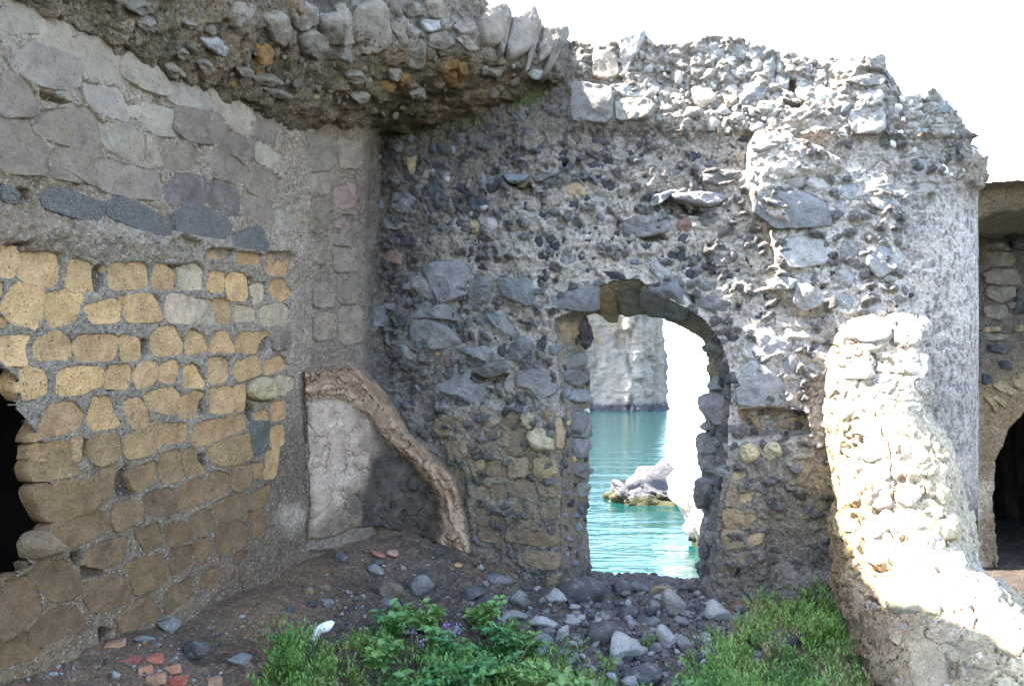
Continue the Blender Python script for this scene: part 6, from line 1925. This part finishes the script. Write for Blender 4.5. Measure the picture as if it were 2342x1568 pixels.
def fine_tuft(rr, hgt, spread, nst, V, F, org=(0, 0, 0)):
    """a plant of thin branching stems set all along with narrow soft leaves"""
    for s_ in range(nst):
        az = rr.uniform(0, 6.283); lean = rr.uniform(.1, 1.0) * spread
        L = hgt * rr.uniform(.6, 1.1)
        p = np.array(org) + np.array([rr.uniform(-.03, .03), rr.uniform(-.03, .03), 0])
        d = np.array([math.cos(az) * lean, math.sin(az) * lean, 1.0]); d /= np.linalg.norm(d)
        nn = int(L / .0085)
        for i in range(nn):
            f = i / nn
            p = p + d * (L / nn); d = d + np.array([math.cos(az) * .02, math.sin(az) * .02, -.012]); d /= np.linalg.norm(d)
            if f < .12: continue
            a = rr.uniform(0, 6.283)
            up = .45 + .9 * f
            l = np.array([math.cos(a), math.sin(a), up]); l /= np.linalg.norm(l)
            ll = rr.uniform(.028, .055) * (1.15 - .5 * f); wv = np.cross(l, [0, 0, 1.0]); wv /= max(np.linalg.norm(wv), 1e-6); wv *= ll * .11
            b0_ = len(V)
            mdl = p + l * ll * .55 + np.array([0, 0, .003]); tip = p + l * ll - np.array([0, 0, .003])
            V.extend([p, mdl - wv, tip, mdl + wv]); F.append((b0_, b0_ + 1, b0_ + 2, b0_ + 3))
def tuft_mesh(seed, hgt=.2, spread=.5, nst=9):
    rr = random.Random(seed); V, F = [], []
    fine_tuft(rr, hgt, spread, nst, V, F)
    return mesh_np('leaf_spray', np.array(V), np.array(F), M['fine'], smooth=False)
TUFTS = [tuft_mesh(900 + i, .20 + .03 * (i % 3), .45 + .1 * (i % 4), 9 + i % 3) for i in range(7)]
# mat of fine plants at both sides of the foreground (nobody could count them)
def ground_cover(region, n, seed, h0, h1):
    rr = random.Random(seed); V, F = [], []
    lo, hi = region.min(0), region.max(0); c_ = 0; t_ = 0
    while c_ < n and t_ < n * 20:
        t_ += 1
        q = (rr.uniform(lo[0], hi[0]), rr.uniform(lo[1], hi[1]))
        if sdf_poly(np.array([q]), region)[0] > 0: continue
        z = gz_at(*q); c_ += 1
        fine_tuft(rr, rr.uniform(h0, h1) * (.55 + .9 * max(0, min(1, .5 + 1.6 * float(fbm(np.array([[q[0], q[1], seed]]), 2.4, 2, 7)[0])))), rr.uniform(.4, .9), rr.randint(4, 8), V, F, (q[0], q[1], z - .01))
    return V, F
def plan(Dp, z=-.15):
    out = []
    for x, y in Dp:
        t = (EYE - z) * FPX / (y - HY); out.append(((x - CX) / FPX * t, t))
    return np.array(out)
RG_R = plan([(1480, 1600), (1620, 1540), (1690, 1510), (1680, 1480), (1760, 1470), (1850, 1420), (1960, 1470), (2010, 1560), (2120, 1640), (2160, 1900), (1480, 1900)])
RG_L = plan([(600, 1640), (660, 1590), (760, 1570), (860, 1540), (1000, 1540), (1180, 1500), (1270, 1560), (1400, 1580), (1430, 1620), (1430, 1900), (560, 1900)])
VF = ([], [])
for rg, n, sd, a, b_ in ((RG_R, 500, 1, .10, .22), (RG_L, 900, 2, .09, .20)):
    v_, f_ = ground_cover(rg, n, sd, a, b_)
    o = link('ground_cover', mesh_np('ground_cover', np.array(v_), np.array(f_), M['fine'], smooth=False), None)
    o['kind'] = 'stuff'; o['label'] = ('low feathery green plants filling the right foreground' if sd == 1 else 'low feathery green plants filling the left foreground')
for rg, n, sd in ((RG_R, 45, 5), (RG_L, 40, 6)):
    v_, f_ = ground_cover(rg, n, sd, .10, .22)
    o = link('dry_growth', mesh_np('dry_growth', np.array(v_), np.array(f_), M['straw'], smooth=False), None)
    o['kind'] = 'stuff'; o['label'] = ('dry straw-coloured stalks among the right hand plants' if sd == 5 else 'dry straw-coloured stalks among the left hand plants')
# single fine-leaved plants
PL = [(1750, 1395, .20, 'small rosette-like green plant against the wall right of the doorway'), (1790, 1440, .24, 'fine-leaved green plant right of the broad dark stone'), (1905, 1425, .30, 'tall single feathery plant in front of the square hole in the wall'),
      (1700, 1465, .22, 'feathery plant left of the pale flat stone'), (1650, 1500, .20, 'bushy fine-leaved plant at the left end of the right clump'), (1845, 1480, .26, 'feathery plant in the middle of the right clump'), (1480, 1480, .14, 'small green sprig growing among the rubble below the doorway'),
      (1640, 1420, .14, 'little green sprig behind the leaning pale slab'), (1570, 1530, .13, 'small green tuft among the rubble at the front'), (2075, 1575, .26, 'yellow-green tuft at the foot of the sunlit stub'), (1960, 1500, .24, 'feathery plant against the shaded left face of the stub'),
      (1150, 1490, .26, 'upright feathery plant at the top of the left clump'), (1290, 1530, .20, 'fine-leaved plant at the right end of the left clump'), (700, 1568, .16, 'grassy tuft at the left end of the left clump'), (840, 1530, .18, 'grassy tuft in front of the bank'), (1395, 1540, .16, 'small feathery plant beside the dark rock at the bottom edge')]
for i, (x, y, hh_, lab) in enumerate(PL):
    g = ground_hit(x, y)
    r_ = root_empty('fine_leaved_plant', tuple(g - np.array([0, 0, .01])), lab, 'plant', 'single fine-leaved plants')
    o = link('leaf_spray', TUFTS[i % 7], r_); o.scale = (hh_ / .22,) * 3; o.rotation_euler = (0, 0, i * 1.3)
    V, F = [], []
    tb = 6
    for k_ in range(5):
        for j_ in range(tb): V.append((.0035 * math.cos(j_ * 1.047) + .0, .0035 * math.sin(j_ * 1.047), hh_ * .8 * k_ / 4))
    for k_ in range(4):
        for j_ in range(tb): F.append((k_ * tb + j_, k_ * tb + (j_ + 1) % tb, (k_ + 1) * tb + (j_ + 1) % tb, (k_ + 1) * tb + j_))
    link('stem', mesh_np('stem', np.array(V), np.array(F), M['stem']), r_)

# broad-leaved plants with lobed leaves
def broad_leaf(seed):
    rr = random.Random(seed); n = 9; V, F = [], []
    for i in range(n + 1):
        f = i / n; w = .30 * math.sin(math.pi * min(1, f * .93 + .05)) ** .8 * (1 + .28 * math.sin(f * 19 + seed)) * (1.1 - .3 * f)
        z = .16 * math.sin(f * 2.2) - .25 * f * f; cup = .10
        V += [(-w, f, z + cup * w * 2), (-w * .45, f, z + cup * w * .4), (0, f, z - .02), (w * .45, f, z + cup * w * .4), (w, f + rr.uniform(-.03, .03), z + cup * w * 2)]
    for i in range(n):
        for j in range(4): a = i * 5 + j; F.append((a, a + 1, a + 6, a + 5))
    return mesh_np('leaf', np.array(V), np.array(F), M['broad'])
LEAF = [broad_leaf(i) for i in range(5)]
BP = [(900, 1530, 'broad-leaved plant at the left end of the leafy clump'), (960, 1510, 'broad-leaved plant under the violet flowers'), (1050, 1540, 'broad-leaved plant right of the violet flowers'), (1000, 1600, 'large-leaved plant at the bottom edge below the flowers'),
      (1130, 1590, 'grey-green leafy plant with a pale stem at the bottom edge'), (1200, 1540, 'leafy plant in the right half of the clump'), (1250, 1600, 'leafy plant at the bottom edge, rightmost of the clump'), (1100, 1500, 'leafy plant at the top of the clump'),
      (650, 1610, 'small leafy plant at the bottom left of the green clump'), (1590, 1620, 'round-leaved plant at the bottom edge left of the feathery clump'), (1320, 1640, 'low leafy plant beside the twig'), (860, 1580, 'leafy plant at the bottom edge, left of the large-leaved one'), (1070, 1610, 'leafy plant at the bottom edge in the middle of the clump'), (1160, 1530, 'leafy plant behind the grey-green one'), (1010, 1540, 'leafy plant just under the rightmost flower'), (1210, 1620, 'leafy plant at the very bottom below the twig'), (930, 1620, 'leafy plant at the very bottom left of centre')]
rb = random.Random(5)
for i, (x, y, lab) in enumerate(BP):
    q = plan([(x, y)], -.18)[0]; z = gz_at(q[0], q[1])
    r_ = root_empty('broad_leaved_plant', (float(q[0]), float(q[1]), z - .01), lab, 'plant', 'broad-leaved plants of the left clump')
    H = rb.uniform(.15, .23) * (.6 if i in (8, 9) else 1); SV, SF = [], []
    nst = 10 if i not in (8, 9) else 5
    for s_ in range(nst):
        az = rb.uniform(0, 6.283); ln_ = rb.uniform(.15, .75); L = H * rb.uniform(.7, 1.15)
        p = np.array([rb.uniform(-.04, .04), rb.uniform(-.04, .04), 0.]); d = np.array([math.cos(az) * ln_, math.sin(az) * ln_, 1.]); d /= np.linalg.norm(d)
        seg = []
        for j in range(7):
            seg.append(p.copy()); p = p + d * L / 6; d = d + np.array([math.cos(az) * .05, math.sin(az) * .05, -.03]); d /= np.linalg.norm(d)
        seg = np.array(seg)
        for j in range(7):
            for m_ in range(4): SV.append(seg[j] + np.array([math.cos(m_ * 1.571), math.sin(m_ * 1.571), 0]) * .0032)
        b0_ = len(SV) - 28
        for j in range(6):
            for m_ in range(4): SF.append((b0_ + j * 4 + m_, b0_ + j * 4 + (m_ + 1) % 4, b0_ + (j + 1) * 4 + (m_ + 1) % 4, b0_ + (j + 1) * 4 + m_))
        for j in range(1, 7):
            for rep in range(2 if j < 6 else 4):
                a = rb.uniform(0, 6.283); sz = rb.uniform(.06, .105) * (1.1 - .06 * j)
                o = link('leaf', rb.choice(LEAF), r_)
                o.location = tuple(seg[j]); o.rotation_euler = (rb.uniform(-.1, .75), rb.uniform(-.4, .4), a); o.scale = (sz, sz, sz)
    link('stem', mesh_np('stem', np.array(SV), np.array(SF), M['stem']), r_)
# violet flowers on thin stalks
v, f = ICO[1]
for i, (x, y, lab) in enumerate(((962, 1468, 'violet flower head, lowest of the four'), (941, 1442, 'violet flower head, leftmost of the four'), (1025, 1432, 'violet flower cluster, second from the right'), (1047, 1440, 'violet flower cluster, rightmost of the four'))):
    q = plan([(x + 6, 1560)], -.18)[0]; z = gz_at(q[0], q[1])
    tp = at_depth(x, y, q[1]); r_ = root_empty('violet_flower', (float(q[0]), float(q[1]), z), lab, 'flower', 'violet flowers above the leafy clump')
    tip = tp - np.array([q[0], q[1], z]); SV, SF = [], []
    for j in range(6):
        c_ = tip * j / 5
        for m_ in range(4): SV.append(c_ + np.array([math.cos(m_ * 1.571), math.sin(m_ * 1.571), 0]) * .0025)
    for j in range(5):
        for m_ in range(4): SF.append((j * 4 + m_, j * 4 + (m_ + 1) % 4, (j + 1) * 4 + (m_ + 1) % 4, (j + 1) * 4 + m_))
    link('stem', mesh_np('stem', np.array(SV), np.array(SF), M['stem']), r_)
    rr = random.Random(i); PV, PF = [], []
    for m_ in range(34):
        c_ = tip + np.array([rr.gauss(0, .016), rr.gauss(0, .012), rr.gauss(0, .014)]); a = np.array([rr.gauss(0, 1) for _ in range(3)]); a /= np.linalg.norm(a); b_ = np.cross(a, [0.3, .5, .8]); b_ /= np.linalg.norm(b_)
        b0_ = len(PV); PV += [c_, c_ + a * .009 + b_ * .006, c_ + a * .015, c_ + a * .009 - b_ * .006]; PF.append((b0_, b0_ + 1, b0_ + 2, b0_ + 3))
    link('petals', mesh_np('petals', np.array(PV), np.array(PF), M['violet'], smooth=False), r_)
# dry twigs
def twig(name, Dpts, z0_, lab, rad=.004, mat='straw', depth=None):
    q = [at_depth(a, b_, depth) for a, b_ in Dpts] if depth else None
    P3 = resamp(np.array(q), 16); V, F = [], []
    o0 = P3[0].copy()
    for j, c_ in enumerate(P3):
        r__ = rad * (1 - .7 * j / 15)
        for m_ in range(5): V.append(c_ - o0 + np.array([math.cos(m_ * 1.257), math.sin(m_ * 1.257) * .7, math.sin(m_ * 1.257) * .7]) * r__)
    for j in range(15):
        for m_ in range(5): F.append((j * 5 + m_, j * 5 + (m_ + 1) % 5, (j + 1) * 5 + (m_ + 1) % 5, (j + 1) * 5 + m_))
    o = link(name, mesh_np(name, np.array(V), np.array(F), M[mat]), None, label=lab, category='twig'); o.location = tuple(o0)
twig('dry_twig', [(1190, 1510), (1205, 1480), (1228, 1455), (1236, 1440)], 0, 'pale dry twig sticking up right of the leafy clump', depth=5.2)
twig('dry_twig', [(2005, 1560), (2001, 1530), (2003, 1500), (1997, 1470)], 0, 'thin brown dry stem standing in the right foreground plants', rad=.003, depth=4.9)
twig('dry_twig', [(1790, 1400), (1793, 1365), (1790, 1345)], 0, 'short dry stem against the wall right of the doorway', rad=.004, depth=6.3)
twig('pale_cord', [(2342, 1590), (2334, 1550), (2318, 1520), (2300, 1500)], 0, 'thin pale cord hanging over the corner of the stub', rad=.006, depth=4.5, mat='straw')
# wisps of grass on the wall head
for i, (x, y, k_) in enumerate(((1060, 14, 'V'), (1110, 22, 'V'), (1235, 36, 'V'), (1375, 74, 'B'), (1430, 76, 'B'))):
    hh_ = cast(np.array([x, y + 14.]), (k_,)) or cast(np.array([x, y + 34.]), (k_,))
    if hh_ is None: continue
    r_ = link('wall_grass', TUFTS[i], None, label=['tiny green tuft on the vault crest, leftmost', 'tiny green tuft beside the first upright slab', 'green tuft between the two upright slabs', 'green wisps on the wall head right of the vault', 'green wisps above the lit tuff block'][i], category='grass')
    r_.location = tuple(hh_[0] + np.array([0, .08, .02])); r_.scale = (.55, .55, .45)
